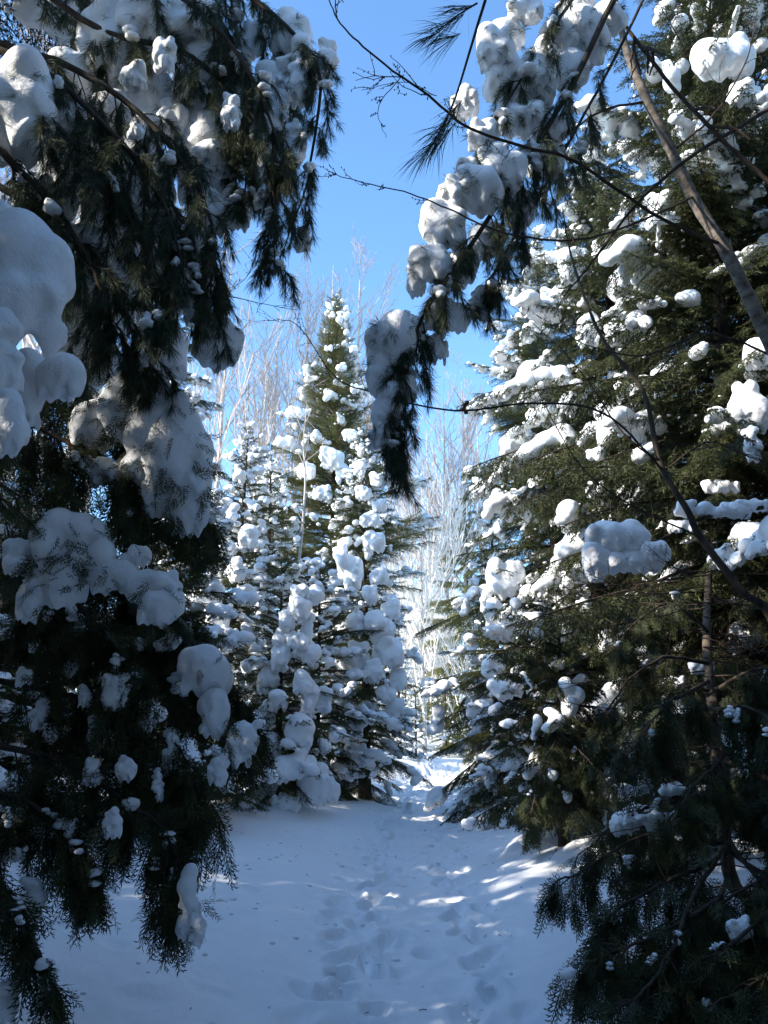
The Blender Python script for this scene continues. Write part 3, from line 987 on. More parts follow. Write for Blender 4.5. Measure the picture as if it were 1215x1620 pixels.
def clumps(root, Y, lst, seed=0, back=0.0, grow=1.0, poke=None, **k):
    pts, dirs = [], []
    for i, q in enumerate(lst):
        cx, cy, w, h = q[:4]
        clump_px(root, cx, cy, w * grow, h * grow, (q[4] if len(q) > 4 else Y) + back, seed * 100 + i, **k)
        if poke:                          # needles sticking out of the snow
            o = LAST[0]
            co = np.zeros(len(o.data.vertices) * 3); o.data.vertices.foreach_get('co', co); co = co.reshape(-1, 3)
            hh = max(abs(co[:, 2]).max(), 1e-3)
            ok = np.nonzero((co[:, 1] < 0.2 * co[:, 1].min()) & (co[:, 2] < 0.45 * hh))[0]
            r = np.random.default_rng(seed * 77 + i)
            m = int(np.clip(w * h / 700, 2, 16))
            c = co[r.choice(ok, m)]
            d = unit(c * (1, 0.6, 0.6) + np.array([0, 0, -0.5 * hh]) + r.normal(size=c.shape) * 0.3 * hh)
            pts.append(c * 0.97 + np.array(o.location)); dirs.append(d)
    if poke:
        p, d = np.concatenate(pts), np.concatenate(dirs)
        r = np.random.default_rng(seed)
        g = tufts(p, d, 26, 0.085, 0.0020, 0.36, r) if poke == 'pine' else place_fronds(p, d, 0.7, r)
        wlink('foliage', mesh_np('foliage', [(*g, 0)], [M_PINE if poke == 'pine' else M_CEDAR], smooth=False), root, 'stuff')


def upper_branches(root, z0, z1, rmax, n, style, seed):
    """higher boughs added to a near tree to block sky light, above the top edge of the picture"""
    r = random.Random(seed)
    az = 0
    for i in range(n):
        u = i / n; az += 2.4
        Lb = rmax * (1 - 0.6 * u) * r.uniform(0.8, 1.15)
        LL = min(LENS, key=lambda q: abs(math.log(q / Lb)))
        bm, loads, pts = r.choice(PROTO[(style, LL)])
        b = link('branch', bm, root)
        b.matrix_basis = Matrix.Translation((0, 0, z0 + (z1 - z0) * u)) @ Matrix.Rotation(az, 4, 'Z') @ Matrix.Rotation(R(-5 - 20 * u), 4, 'Y') @ Matrix.Scale(Lb / LL, 4)
        link('snow_load', loads[1], b, 'stuff')


# --- pine whose trunk stands just outside the picture on the left
def outside_trunk(root, h, r0, m=M_DARKBARK, seed=1):
    _, tm = trunk_mesh(h, r0, (0, 0), seed, m, 12)
    link('trunk', tm, root)


x, y = -3.15, 4.1
L_PINE = thing('pine_tree', 'white pine with drooping long-needled boughs and grey snow pillows at the upper left', 'tree', (x, y, gz(x, y)))
outside_trunk(L_PINE, 9.0, 0.16, seed=31)
for i, (pts, tw, tl) in enumerate([
    ([(-420, -420, 4.1), (-60, -260, 4.2), (150, -90, 4.2), (340, -40, 4.2), (460, 40, 4.2), (505, 120, 4.1), (490, 260, 4.1), (468, 350, 4.1)], 34, 0.36),
    ([(-420, -300, 4.1), (-60, -100, 4.0), (140, 40, 4.0), (290, 80, 4.0), (380, 160, 4.0), (430, 280, 3.95), (432, 410, 3.9)], 36, 0.42),
    ([(-420, -200, 4.1), (-60, 40, 3.8), (100, 100, 3.8), (230, 190, 3.7), (310, 300, 3.7), (335, 400, 3.7), (330, 470, 3.7)], 38, 0.46),
    ([(-420, -100, 4.1), (-60, 110, 3.7), (80, 190, 3.6), (170, 290, 3.6), (230, 400, 3.6), (238, 520, 3.6)], 34, 0.46),
    ([(-420, 0, 4.1), (-60, 210, 3.5), (30, 270, 3.5), (110, 370, 3.5), (165, 470, 3.5), (190, 560, 3.5)], 28, 0.42),
    ([(-100, -500, 4.3), (200, -220, 4.3), (330, -10, 4.2), (385, 110, 4.2), (395, 230, 4.2), (378, 320, 4.2)], 30, 0.36),
    ([(-420, 80, 4.1), (-60, 260, 3.8), (50, 330, 3.8), (140, 420, 3.8), (215, 520, 3.8), (240, 590, 3.8)], 30, 0.42),
    ([(-100, -500, 4.3), (260, -200, 4.4), (400, -20, 4.4), (455, 90, 4.4), (450, 220, 4.4), (440, 300, 4.4)], 30, 0.4),
    ([(-420, -300, 4.3), (0, -80, 4.3), (200, 60, 4.3), (330, 170, 4.3), (370, 290, 4.3)], 34, 0.42),
    ([(-420, -60, 4.1), (-60, 60, 3.6), (70, 120, 3.6), (200, 250, 3.55), (265, 360, 3.55), (290, 470, 3.55)], 32, 0.42),
    ([(-420, -350, 4.1), (-60, -200, 4.0), (200, -60, 3.9), (360, 50, 3.9), (430, 180, 3.9), (455, 260, 3.9)], 32, 0.36),
    ([(-420, 60, 4.1), (-60, 150, 3.9), (60, 150, 3.9), (180, 210, 3.9), (270, 330, 3.9), (285, 430, 3.9)], 28, 0.42),
]):
    bough(L_PINE, pts, 'pine', 0.028, tw, tl, 40 + i, start=0.3, dens=1.5)
clumps(L_PINE, 4.0, [(30, 165, 110, 165, 3.4), (98, 190, 70, 90, 3.6), (165, 62, 72, 115), (112, 118, 74, 74), (232, 36, 90, 86), (300, 25, 90, 75), (260, 10, 80, 60), (211, 124, 40, 40, 3.6), (261, 86, 36, 56, 3.6),
    (326, 240, 40, 36), (482, 112, 48, 120, 4.1), (518, 96, 34, 60, 4.1), (455, 110, 40, 50, 4.15), (468, 232, 34, 80, 4.15), (479, 378, 26, 40, 4.1), (415, 315, 26, 30), (335, 335, 42, 72), (420, 250, 34, 70, 4.1),
    (225, 225, 55, 90, 4.0), (140, 400, 60, 130, 3.9), (125, 480, 50, 90, 3.8), (160, 320, 60, 70, 3.9), (345, 540, 74, 76, 3.9), (312, 485, 40, 56, 3.9), (365, 175, 30, 60, 3.7), (215, 205, 24, 28, 3.4), (330, 60, 44, 80, 4.2), (400, 60, 40, 60, 4.3), (270, 190, 60, 80, 4.1), (90, 290, 60, 110, 3.8), (200, 300, 50, 90, 4.0), (300, 140, 50, 70, 4.1), (370, 90, 50, 60, 4.3), (440, 170, 34, 50, 4.2), (180, 180, 60, 60, 4.0), (60, 310, 50, 60, 3.7)], 1, back=0.12, grow=1.12, poke='pine')

clumps(L_PINE, 4.35, [(275, 60, 150, 120), (215, 300, 120, 170), (165, 430, 130, 190), (330, 250, 110, 150), (290, 420, 100, 150), (405, 190, 90, 140), (130, 560, 110, 110), (255, 540, 90, 120), (100, 250, 110, 120), (345, 120, 110, 110), (460, 60, 70, 90), (60, 330, 90, 120), (375, 330, 50, 90), (430, 130, 60, 90), (225, 150, 110, 110)], 11, poke='pine', rough=0.32)
# --- fir close to the camera at the left edge, carrying the biggest pillows
NEARFIR = dict(gap=0.05, hang=0.3, per_m=330, ln=0.021, wd=0.0022, spread=0.9, flat=0.4)
NF = []
for sd in (1, 2):
    wood, fol, pts = make_branch(0.8, 900 + sd, 0.28, NEARFIR)
    NF.append(mesh_np('branch', [(*wood, 0), (*fol, 1)], [M_TWIG, M_FIR], smooth=False))
x, y = -2.0, 1.9
L_FIR = thing('fir_tree', 'dark fir at the left edge, nearest the camera, with the biggest smooth snow pillows', 'tree', (x, y, gz(x, y)))
outside_trunk(L_FIR, 6.8, 0.09, seed=33)
for i, (px, py, Y, az, pt, s) in enumerate([(-210, 640, 2.3, -12, -12, 0.75), (-220, 700, 2.2, 8, -14, 0.72), (-230, 560, 2.4, -4, -8, 0.7), (-210, 450, 2.4, 6, -6, 0.65), (-230, 760, 2.4, -20, -12, 0.7), (-215, 380, 2.5, 10, -2, 0.6), (-240, 690, 2.6, 14, -8, 0.85), (-230, 800, 2.5, 0, -16, 0.75), (-200, 300, 2.6, -8, 2, 0.6)]):
    b = link('branch', NF[i % 2], L_FIR)
    b.matrix_parent_inverse = Matrix.Translation(L_FIR.location).inverted()
    b.matrix_basis = Matrix.Translation(P(px, py, Y).tolist()) @ Matrix.Rotation(R(az), 4, 'Z') @ Matrix.Rotation(R(-pt), 4, 'Y') @ Matrix.Scale(s, 4)
clumps(L_FIR, 2.2, [(38, 440, 155, 235), (5, 560, 75, 200, 2.1), (18, 665, 62, 112, 2.1), (100, 595, 76, 80, 2.4), (45, 610, 60, 130, 2.4), (-10, 350, 60, 90, 2.3)], 2, res=34, rough=0.08)

upper_branches(L_FIR, 4.7, 6.6, 1.5, 26, 'fir', 61)  # unseen canopy added to darken the near snow below
upper_branches(L_PINE, 6.3, 9.0, 1.9, 34, 'cedar', 62)

# --- cedar just outside on the left: big pillow, long hanging sprays
x, y = -3.3, 5.0
L_CEDAR = thing('cedar_tree', 'cedar with long dark hanging sprays and caught snow lumps filling the lower left', 'tree', (x, y, gz(x, y)))
outside_trunk(L_CEDAR, 6.0, 0.13, seed=35)
for i, (pts, tw, tl) in enumerate([
    ([(-320, 500, 5.0), (-80, 570, 4.2), (90, 620, 4.2), (210, 670, 4.2), (285, 750, 4.1), (315, 830, 4.1)], 40, 0.46),
    ([(-320, 560, 5.0), (-60, 640, 4.0), (80, 690, 4.0), (170, 750, 4.0), (230, 820, 4.0)], 30, 0.42),
    ([(-320, 740, 5.0), (-60, 790, 4.6), (60, 832, 4.6), (180, 895, 4.6), (270, 950, 4.6), (305, 1000, 4.6)], 34, 0.5),
    ([(-320, 900, 5.0), (-60, 960, 4.5), (100, 985, 4.5), (230, 1020, 4.5), (320, 1080, 4.5), (385, 1165, 4.5)], 36, 0.42),
    ([(-320, 1000, 5.0), (-60, 1060, 4.3), (100, 1095, 4.3), (220, 1150, 4.3), (285, 1220, 4.3), (310, 1285, 4.3)], 36, 0.38),
    ([(-320, 1050, 5.0), (-60, 1160, 4.1), (80, 1200, 4.1), (190, 1265, 4.1), (265, 1330, 4.1), (295, 1410, 4.1)], 34, 0.32),
    ([(-320, 1100, 5.0), (-60, 1225, 4.0), (40, 1260, 4.0), (110, 1320, 4.0), (150, 1370, 4.0)], 26, 0.28),
    ([(-320, 1150, 5.0), (-60, 1310, 3.7), (0, 1380, 3.7), (50, 1460, 3.7), (85, 1530, 3.7)], 18, 0.18),
    ([(-320, 830, 5.0), (-60, 880, 4.2), (60, 930, 4.2), (150, 990, 4.2), (210, 1080, 4.2)], 30, 0.45),
]):
    bough(L_CEDAR, pts, 'cedar', 0.022, tw, tl, 60 + i, start=0.3, catch=0.3)
clumps(L_CEDAR, 4.0, [(272, 705, 125, 210), (215, 640, 110, 110), (300, 780, 70, 130), (160, 670, 90, 80), (200, 640, 80, 90), (252, 680, 110, 120), (292, 745, 84, 125), (240, 795, 46, 52), (291, 827, 40, 46), (225, 725, 60, 70), (150, 665, 80, 60, 4.3), (205, 600, 50, 60, 4.3), (170, 745, 60, 50, 4.0), (270, 740, 60, 90, 4.0), (310, 790, 46, 70, 4.1)], 3, poke='cedar')
clumps(L_CEDAR, 3.75, [(112, 850, 130, 90), (88, 922, 96, 84), (48, 945, 44, 74), (178, 912, 96, 56), (240, 928, 92, 60), (140, 885, 90, 64), (255, 960, 70, 60), (215, 880, 50, 40), (30, 880, 50, 60), (325, 1060, 86, 82, 4.25), (338, 1122, 54, 84, 4.20), (386, 1165, 56, 52, 4.20), (382, 1192, 34, 44, 4.20), (345, 1217, 34, 50, 4.10),
    (182, 1090, 46, 64, 4.10), (135, 1100, 22, 36, 4.10), (40, 1070, 28, 32, 4.00), (200, 1215, 34, 40, 4.00), (146, 1220, 32, 44, 4.00), (179, 1300, 32, 48, 3.80), (20, 1350, 44, 26, 3.80), (52, 1420, 40, 66, 3.80), (300, 1425, 42, 110, 3.95), (312, 1470, 30, 50, 3.90), (110, 1050, 30, 40, 4.20), (80, 1160, 26, 34, 4.10), (230, 1130, 30, 50, 4.20), (270, 1190, 28, 60, 4.20), (12, 1580, 40, 60, 3.60), (60, 1130, 30, 50, 4.1), (150, 1160, 26, 60, 4.2), (250, 1240, 20, 50, 4.1), (110, 1330, 24, 70, 3.9), (70, 1020, 50, 30, 4.1), (265, 1015, 44, 30, 4.3)], 4, back=0.1, poke='cedar')

# --- pine whose bough arches in from the upper right
x, y = 3.6, 4.6
R_PINE = thing('pine_tree', 'snow-backed white pine arching from the upper right to a hanging tip over the trail', 'tree', (x, y, gz(x, y)))
outside_trunk(R_PINE, 8.5, 0.15, seed=37)
for i, (pts, tw, tl, sd) in enumerate([
    ([(1500, -620, 4.6), (1150, -300, 4.3), (985, -20, 4.2), (890, 160, 4.2), (790, 320, 4.1), (705, 450, 4.0), (650, 550, 4.0), (622, 650, 4.0), (612, 715, 4.0)], 62, 0.38, (0.25, -0.15)),
    ([(1500, -560, 4.6), (1100, -280, 4.2), (930, -40, 4.1), (840, 90, 4.1), (770, 220, 4.1), (745, 290, 4.1)], 24, 0.30, (0.1, -0.1)),
    ([(1500, -560, 4.6), (1130, -180, 4.4), (950, 140, 4.4), (860, 300, 4.4), (800, 420, 4.3), (770, 490, 4.3)], 30, 0.36, (0.1, -0.1)),
]):
    bough(R_PINE, pts, 'pine', (0.026, 0.014, 0.013)[i], tw, tl, 80 + i, start=0.35, side=sd, dens=1.35)
clumps(R_PINE, 4.05, [(700, 352, 76, 92), (680, 418, 72, 62), (662, 440, 40, 60, 4.1), (618, 540, 84, 92), (603, 592, 52, 72), (612, 640, 52, 86), (600, 690, 38, 44), (655, 520, 44, 60, 4.1), (750, 300, 100, 80), (795, 272, 80, 64, 4.1), (735, 162, 46, 52), (785, 72, 64, 84, 4.1), (800, 125, 74, 84, 4.2), (850, 105, 60, 90, 4.2), (820, 185, 84, 60, 4.2), (882, 60, 64, 72, 4.3), (925, 60, 84, 92, 4.3), (960, 30, 60, 60, 4.3), (765, 215, 54, 54), (738, 262, 34, 30), (902, 110, 60, 74, 4.3), (870, 205, 64, 50, 4.3), (830, 20, 62, 50, 4.2), (910, 5, 64, 40, 4.3), (780, 240, 50, 40), (840, 245, 60, 40, 4.2), (690, 490, 40, 50, 4.05), (760, 480, 40, 60, 4.3), (730, 420, 60, 70, 4.25), (770, 380, 60, 60, 4.3), (690, 540, 40, 70, 4.15), (820, 330, 60, 60, 4.35), (860, 250, 70, 70, 4.4), (640, 610, 40, 60, 4.1), (720, 500, 50, 50, 4.25), (800, 60, 60, 60, 4.3), (840, 180, 60, 80, 4.35), (720, 300, 60, 50, 4.0), (850, 150, 60, 50, 4.3)], 5, poke='pine')
# two sprays of long needles very near the lens
rn = np.random.default_rng(91)
for pts, span in (([(930, -230, 2.0), (800, -90, 1.85), (765, 10, 1.8), (745, 75, 1.8), (722, 150, 1.8), (700, 205, 1.8)], None),):
    path = spline([P(*q) for q in pts], 30)
    b = wlink('branch', mesh_np('branch', [(*tube(path, np.linspace(0.006, 0.002, 30), 6), 0)], [M_TWIG]), R_PINE)
    tp, td = [], []
    for q in ((720, 30), (700, 45), (735, 15), (685, 55), (715, 60)):
        tp.append(P(q[0], q[1], 1.8)); td.append(unit(P(q[0] - 70, q[1] + 38, 1.78) - tp[-1]))
    for q in ((712, 190), (700, 205), (688, 225), (722, 170), (705, 215), (676, 238)):
        tp.append(P(q[0], q[1], 1.8)); td.append(unit(P(q[0] - 46, q[1] + 62, 1.79) - tp[-1]))
    for a, c in (((755, 5), (690, 50)), ((722, 150), (680, 235))):
        q = spline([P(*a, 1.8), P((a[0] + c[0]) / 2 + 6, (a[1] + c[1]) / 2 - 6, 1.8), P(*c, 1.8)], 8)
        wlink('twig', mesh_np('twig', [(*tube(q, np.linspace(0.003, 0.0015, 8), 5), 0)], [M_TWIG]), b)
    g = tufts(tp, td, 30, 0.135, 0.0017, 0.26, rn)
    link('foliage', mesh_np('foliage', [(*g, 0)], [M_PINE], smooth=False), b)

# --- leaning bare trunk with its dark leafless branches
x, y = float(P(1300, 800, 5.4)[0]) + 0.5, 5.4
LEAN = thing('leaning_tree', 'leafless tree with pale bark leaning in from the right, bare branches crossing the sky', 'tree', (x, y, gz(x, y)))
pt = spline([np.array([x, y, gz(x, y) - 0.1])] + [P(*q) for q in [(1345, 900, 5.3), (1270, 660, 5.2), (1212, 520, 5.1), (1152, 395, 5.0), (1100, 310, 5.0), (1066, 232, 4.95), (1022, 140, 4.9), (990, 60, 4.9), (965, -60, 4.9), (955, -200, 4.9)]], 50)
rl = np.random.default_rng(5)
wlink('trunk', mesh_np('trunk', [(*tube(pt + np.cumsum(rl.normal(size=(50, 3)) * 0.002, 0), np.interp(np.linspace(0, 1, 50), [0, 0.35, 0.55, 0.75, 1], [0.066, 0.046, 0.040, 0.030, 0.013]) * (1 + 0.05 * np.sin(np.arange(50) * 1.7)), 10), 0)], [M_PALEBARK]), LEAN)


def bare_limb(root, pts, r0, r1, seed, side=8, sl=0.25, m=M_TWIG, name='branch', parts=True):
    r = np.random.default_rng(seed)
    n = max(18, len(pts) * 6)
    path = spline([P(*q) for q in pts], n) + np.cumsum(r.normal(size=(n, 3)) * 0.0025, 0)
    g = [tube(path, np.linspace(r0, r1, n), 6)]
    def spur(p, d, l, rad, lev):
        tw = hang_twig(p, d, l, r, -0.05, 5, 0.2)
        g.append(tube(tw, np.linspace(rad, rad * 0.45, 6), 4))
        for q in tw[1:]:
            if r.random() < 0.6:      # buds
                c = unit(r.normal(size=3)) * 0.006
                g.append((q + c + ICO_V * (0.003, 0.003, 0.006), np.concatenate([ICO_F, ICO_F[:, -1:]], 1)))
        if lev:
            for _ in range(2):
                k = r.integers(1, 5)
                spur(tw[k], unit(d + r.normal(size=3) * 0.7), l * 0.5, rad * 0.7, 0)
    for _ in range(side):
        k = r.integers(2, n - 1)
        a = unit(path[k] - path[k - 1])
        spur(path[k], unit(a + unit(np.cross(a, r.normal(size=3))) * 0.8), sl * r.uniform(0.3, 1.2), max(r1, 0.0022), 1 if r.random() < 0.5 else 0)
    return wlink(name, mesh_np(name, [(*join(g), 0)], [m]), root)


for i, (pts, a, b_, sd, sl) in enumerate([
    ([(1140, 385, 5.0), (1060, 350, 4.6), (980, 300, 4.3), (900, 250, 4.0), (830, 228, 3.8), (740, 195, 3.5), (690, 152, 3.3), (600, 85, 3.2), (545, 35, 3.2), (520, -10, 3.2)], 0.014, 0.003, 16, 0.22),
    ([(1100, 310, 5.0), (1000, 360, 4.5), (900, 385, 4.0), (800, 375, 3.7), (720, 345, 3.5), (655, 320, 3.5), (570, 298, 3.5), (516, 280, 3.5)], 0.008, 0.0018, 14, 0.12),
    ([(1215, 560, 5.2), (1120, 525, 5.0), (1020, 560, 4.8), (930, 545, 4.8), (850, 500, 4.8)], 0.009, 0.002, 12, 0.25),
    ([(1030, 160, 4.95), (940, 180, 4.7), (860, 260, 4.6), (800, 380, 4.6), (770, 440, 4.6)], 0.010, 0.002, 12, 0.2),
    ([(985, 50, 4.9), (900, -20, 4.7), (850, -60, 4.6)], 0.012, 0.006, 4, 0.2),
    ([(955, -40, 4.6), (975, 20, 4.5), (1040, 110, 4.5), (1120, 200, 4.5), (1230, 305, 4.5)], 0.013, 0.016, 10, 0.3),
    ([(1240, 160, 4.6), (1100, 245, 4.5), (1000, 330, 4.5), (930, 420, 4.5), (890, 470, 4.5)], 0.015, 0.004, 14, 0.3),
    ([(640, 120, 3.25), (600, 175, 3.2), (610, 220, 3.2)], 0.0025, 0.0012, 5, 0.08),
    ([(690, 152, 3.3), (640, 130, 3.2), (570, 140, 3.2)], 0.0025, 0.0012, 6, 0.1),
    ([(1070, 235, 4.95), (1130, 180, 4.8), (1180, 100, 4.8), (1200, 20, 4.8)], 0.010, 0.003, 10, 0.3),
]):
    bare_limb(LEAN, pts, a, b_, 120 + i, sd, sl)

# --- slim dark sapling slanting across the cedars on the right
x, y = float(P(1260, 1100, 6.4)[0]), 6.4
SAP = thing('sapling', 'slim dark leafless sapling slanting across the snowy cedars on the right', 'tree', (x, y, gz(x, y)))
pt = spline([np.array([x, y, gz(x, y) - 0.05])] + [P(*q) for q in [(1230, 1010, 6.3), (1173, 935, 6.2), (1108, 850, 6.2), (1088, 808, 6.2), (1043, 730, 6.2), (1018, 620, 6.2), (950, 530, 6.2), (905, 410, 6.2), (890, 330, 6.2)]], 40)
wlink('trunk', mesh_np('trunk', [(*tube(pt, np.interp(np.linspace(0, 1, 40), [0, 0.4, 0.7, 1], [0.036, 0.027, 0.018, 0.005]), 8), 0)], [M_DARKBARK]), SAP)
for i, (pts, a, b_, sd, sl) in enumerate([
    ([(1050, 745, 6.2), (960, 655, 5.8), (850, 638, 5.5), (738, 650, 5.3), (650, 640, 5.2), (600, 625, 5.2), (540, 600, 5.2), (480, 520, 5.2), (445, 505, 5.2)], 0.010, 0.0022, 16, 0.25),
    ([(1050, 745, 6.2), (1120, 700, 6.1), (1190, 725, 6.0), (1260, 740, 6.0)], 0.008, 0.004, 8, 0.3),
    ([(1108, 850, 6.2), (1000, 800, 6.0), (920, 740, 5.9), (860, 640, 5.9), (830, 560, 5.9)], 0.008, 0.002, 12, 0.3),
    ([(1018, 620, 6.2), (1080, 540, 6.1), (1150, 480, 6.1)], 0.008, 0.002, 10, 0.3),
    ([(1043, 730, 6.2), (990, 690, 6.1), (930, 600, 6.1), (880, 540, 6.1), (800, 470, 6.1)], 0.009, 0.002, 12, 0.35),
]):
    bare_limb(SAP, pts, a, b_, 140 + i, sd, sl)
rd = np.random.default_rng(77)
lf = blob_mesh(rd.normal(size=(5, 3)) * (0.012, 0.006, 0.016), [0.016] * 5, 0.006, rough=0.3, r=rd)
o = link('dead_leaf', mesh_np('dead_leaf', [(*lf, 0)], [M_DEADLEAF]), SAP)
o.matrix_parent_inverse = Matrix.Translation(SAP.location).inverted(); o.location = P(738, 646, 5.3).tolist()

# thin twigs reaching in on the left
for i, (pts, a, b_, sd, sl) in enumerate([
    ([(150, 380, 6.2), (260, 440, 6.1), (340, 462, 6.0), (400, 476, 6.0), (470, 488, 6.0)], 0.007, 0.002, 12, 0.25),
    ([(260, 440, 6.1), (330, 470, 6.0), (385, 440, 6.0), (400, 395, 6.0)], 0.005, 0.0015, 8, 0.2),
]):
    bare_limb(T_RAGGED, pts, a, b_, 160 + i, sd, sl)


# --- boughs of the right-hand trees that carry the big single lumps of snow
def snowy_limb(root, px, py, w, h, Y, seed):
    tx, ty, tz, th, style = INFO[root.name]
    e = Vector(P(px, py + h * 0.15, Y).tolist())
    horiz = math.hypot(e.x - tx, e.y - ty)
    s0 = Vector((tx, ty, min(tz + th * 0.96, e.z + 0.12 * horiz)))
    d = e - s0
    L = d.length / 0.82
    LL = min(LENS, key=lambda q: abs(math.log(q / L)))
    bm, loads, pts = PROTO[(style, LL)][seed % 2]
    s = L / LL
    mb = Matrix.Translation(s0 - root.location) @ Matrix.Rotation(math.atan2(d.y, d.x), 4, 'Z') @ Matrix.Rotation(-math.atan2(d.z, math.hypot(d.x, d.y)) - 0.10, 4, 'Y') @ Matrix.Diagonal((s, min(s, 1.1), min(s, 1.0), 1))
    b = link('branch', bm, root); b.matrix_basis = mb
    clump_px(root, px, py, w, h, Y, 5000 + seed * 7, res=22)


for i, q in enumerate([(850, 610, 72, 82, 14.2), (862, 655, 60, 40, 14.0), (800, 915, 66, 62, 13.6), (815, 995, 66, 40, 13.4), (868, 1012, 34, 44, 13.2), (760, 772, 36, 36, 14.0), (800, 790, 50, 36, 13.8), (855, 770, 40, 36, 13.4), (820, 700, 60, 50, 13.9), (785, 970, 40, 50, 13.6), (905, 600, 60, 50, 13.8), (880, 940, 50, 40, 13.3)]):
    snowy_limb(T_BIG, *q, i)
for i, q in enumerate([(985, 525, 62, 44, 11.2), (1040, 530, 60, 50, 11.2), (970, 672, 56, 80, 10.8), (1000, 645, 60, 50, 11.0), (1052, 640, 40, 50, 10.8), (995, 450, 70, 60, 11.4), (930, 520, 40, 60, 11.4), (1060, 790, 60, 60, 10.4), (970, 1008, 40, 62, 10.2), (1090, 932, 42, 24, 10.2), (945, 775, 40, 30, 10.6), (900, 420, 44, 60, 11.5), (1105, 570, 34, 34, 10.6), (985, 610, 30, 50, 10.6), (960, 400, 50, 40, 11.6), (1040, 350, 60, 40, 11.6)]):
    snowy_limb(T_BROAD, *q, 30 + i)
for i, q in enumerate([(1150, 880, 60, 40, 7.8), (1110, 1056, 40, 22, 7.8), (1066, 1080, 36, 22, 7.8), (1185, 640, 60, 90, 7.6), (1200, 560, 50, 50, 7.6), (1140, 770, 60, 24, 7.8), (1145, 90, 104, 72, 7.0), (1180, 150, 60, 44, 7.0), (1190, 700, 30, 60, 7.2), (1010, 1296, 84, 50, 7.6), (1080, 1310, 50, 26, 7.6)]):
    snowy_limb(T_EDGE, *q, 60 + i)
for i, q in enumerate([(760, 1120, 46, 30, 13.2), (800, 1090, 60, 36, 12.9), (830, 1150, 40, 40, 12.8), (780, 1055, 40, 40, 13.1), (860, 1105, 44, 34, 12.9)]):
    snowy_limb(T_TIPS, *q, 80 + i)
def lumps_on(root, Y, dx, lst, seed, grow=1.08):
    for i, (cx, cy, w, h) in enumerate(lst):
        clump_px(root, cx, cy, w * grow, h * grow, Y + 0.012 * abs(cx - dx), seed * 100 + i, res=20)


lumps_on(T_SMALL, 13.45, 465, [(497, 941, 32, 32), (474, 961, 38, 40), (454, 981, 26, 30), (487, 994, 22, 50), (444, 1006, 26, 30), (444, 1037, 30, 46), (471, 1012, 34, 30), (489, 1030, 38, 40), (479, 1080, 30, 40), (489, 1103, 32, 50), (512, 1106, 28, 40), (474, 1155, 46, 50), (462, 1208, 52, 52), (495, 1238, 48, 62), (525, 1244, 26, 44), (425, 1075, 34, 40), (420, 1130, 30, 44), (440, 1110, 30, 30), (430, 1180, 34, 40), (418, 1240, 40, 50), (450, 1270, 50, 30), (475, 935, 30, 24), (405, 1170, 30, 40)], 21)
lumps_on(T_MID, 17.2, 580, [(553, 895, 42, 42), (592, 856, 34, 34), (538, 872, 22, 24), (558, 915, 28, 36), (508, 968, 34, 38), (530, 948, 42, 38), (561, 984, 28, 42), (594, 984, 36, 36), (564, 1037, 40, 46), (614, 1027, 48, 52), (541, 1066, 32, 46), (525, 1040, 26, 30), (630, 1073, 26, 36), (545, 1142, 52, 42), (561, 1152, 26, 32), (610, 1096, 32, 30), (564, 1191, 38, 32), (545, 1085, 40, 30), (600, 910, 30, 26), (618, 960, 30, 40), (585, 820, 30, 24), (575, 780, 26, 22), (600, 800, 22, 20), (570, 740, 20, 24), (605, 1000, 40, 40), (590, 1060, 30, 36), (625, 1120, 30, 30), (545, 1110, 30, 30), (585, 940, 24, 30)], 22)
lumps_on(T_NARROW, 14.9, 368, [(395, 848, 32, 40), (358, 872, 26, 36), (315, 870, 44, 60), (330, 940, 50, 50), (390, 940, 40, 30), (300, 930, 40, 50), (410, 1000, 36, 30), (360, 1010, 40, 30), (375, 900, 30, 40), (345, 980, 36, 36), (400, 1060, 40, 40), (365, 1080, 40, 36), (420, 950, 30, 26), (330, 1040, 30, 30)], 23)
lumps_on(T_SPRUCE, 21.3, 527, [(470, 652, 46, 24), (450, 700, 46, 30), (525, 725, 50, 44), (545, 750, 36, 40), (485, 745, 36, 36), (565, 615, 28, 20), (560, 552, 18, 14), (520, 550, 16, 14), (540, 580, 22, 18), (600, 700, 30, 30), (500, 690, 24, 24), (440, 760, 36, 24), (510, 780, 40, 30), (555, 690, 36, 28)], 24, 0.82)
# thin white birch stem in front of the spruce
bx = GX(476, 20.8)
B_STEM = thing('birch_tree', 'thin white birch stem standing in front of the tallest spruce', 'tree', (bx, 20.8, gz(bx, 20.8)))
pt = spline([np.array([bx, 20.8, gz(bx, 20.8) - 0.1]), P(470, 945, 20.8), P(478, 840, 20.8), P(483, 760, 20.8), P(480, 700, 20.9), P(486, 640, 20.8)], 30)
wlink('trunk', mesh_np('trunk', [(*tube(pt, np.linspace(0.055, 0.010, 30), 7), 0)], [M_BIRCH]), B_STEM)
for i in range(7):
    c = (480 + random.uniform(-6, 6), random.uniform(650, 860), 20.8)
    bare_limb(B_STEM, [c, (c[0] + random.uniform(-30, 30), c[1] - 40, 20.8), (c[0] + random.uniform(-60, 60), c[1] - random.uniform(60, 130), 20.8 + random.uniform(-1, 1))], 0.012, 0.004, 300 + i, 6, 0.5, M_BIRCHTWIG)
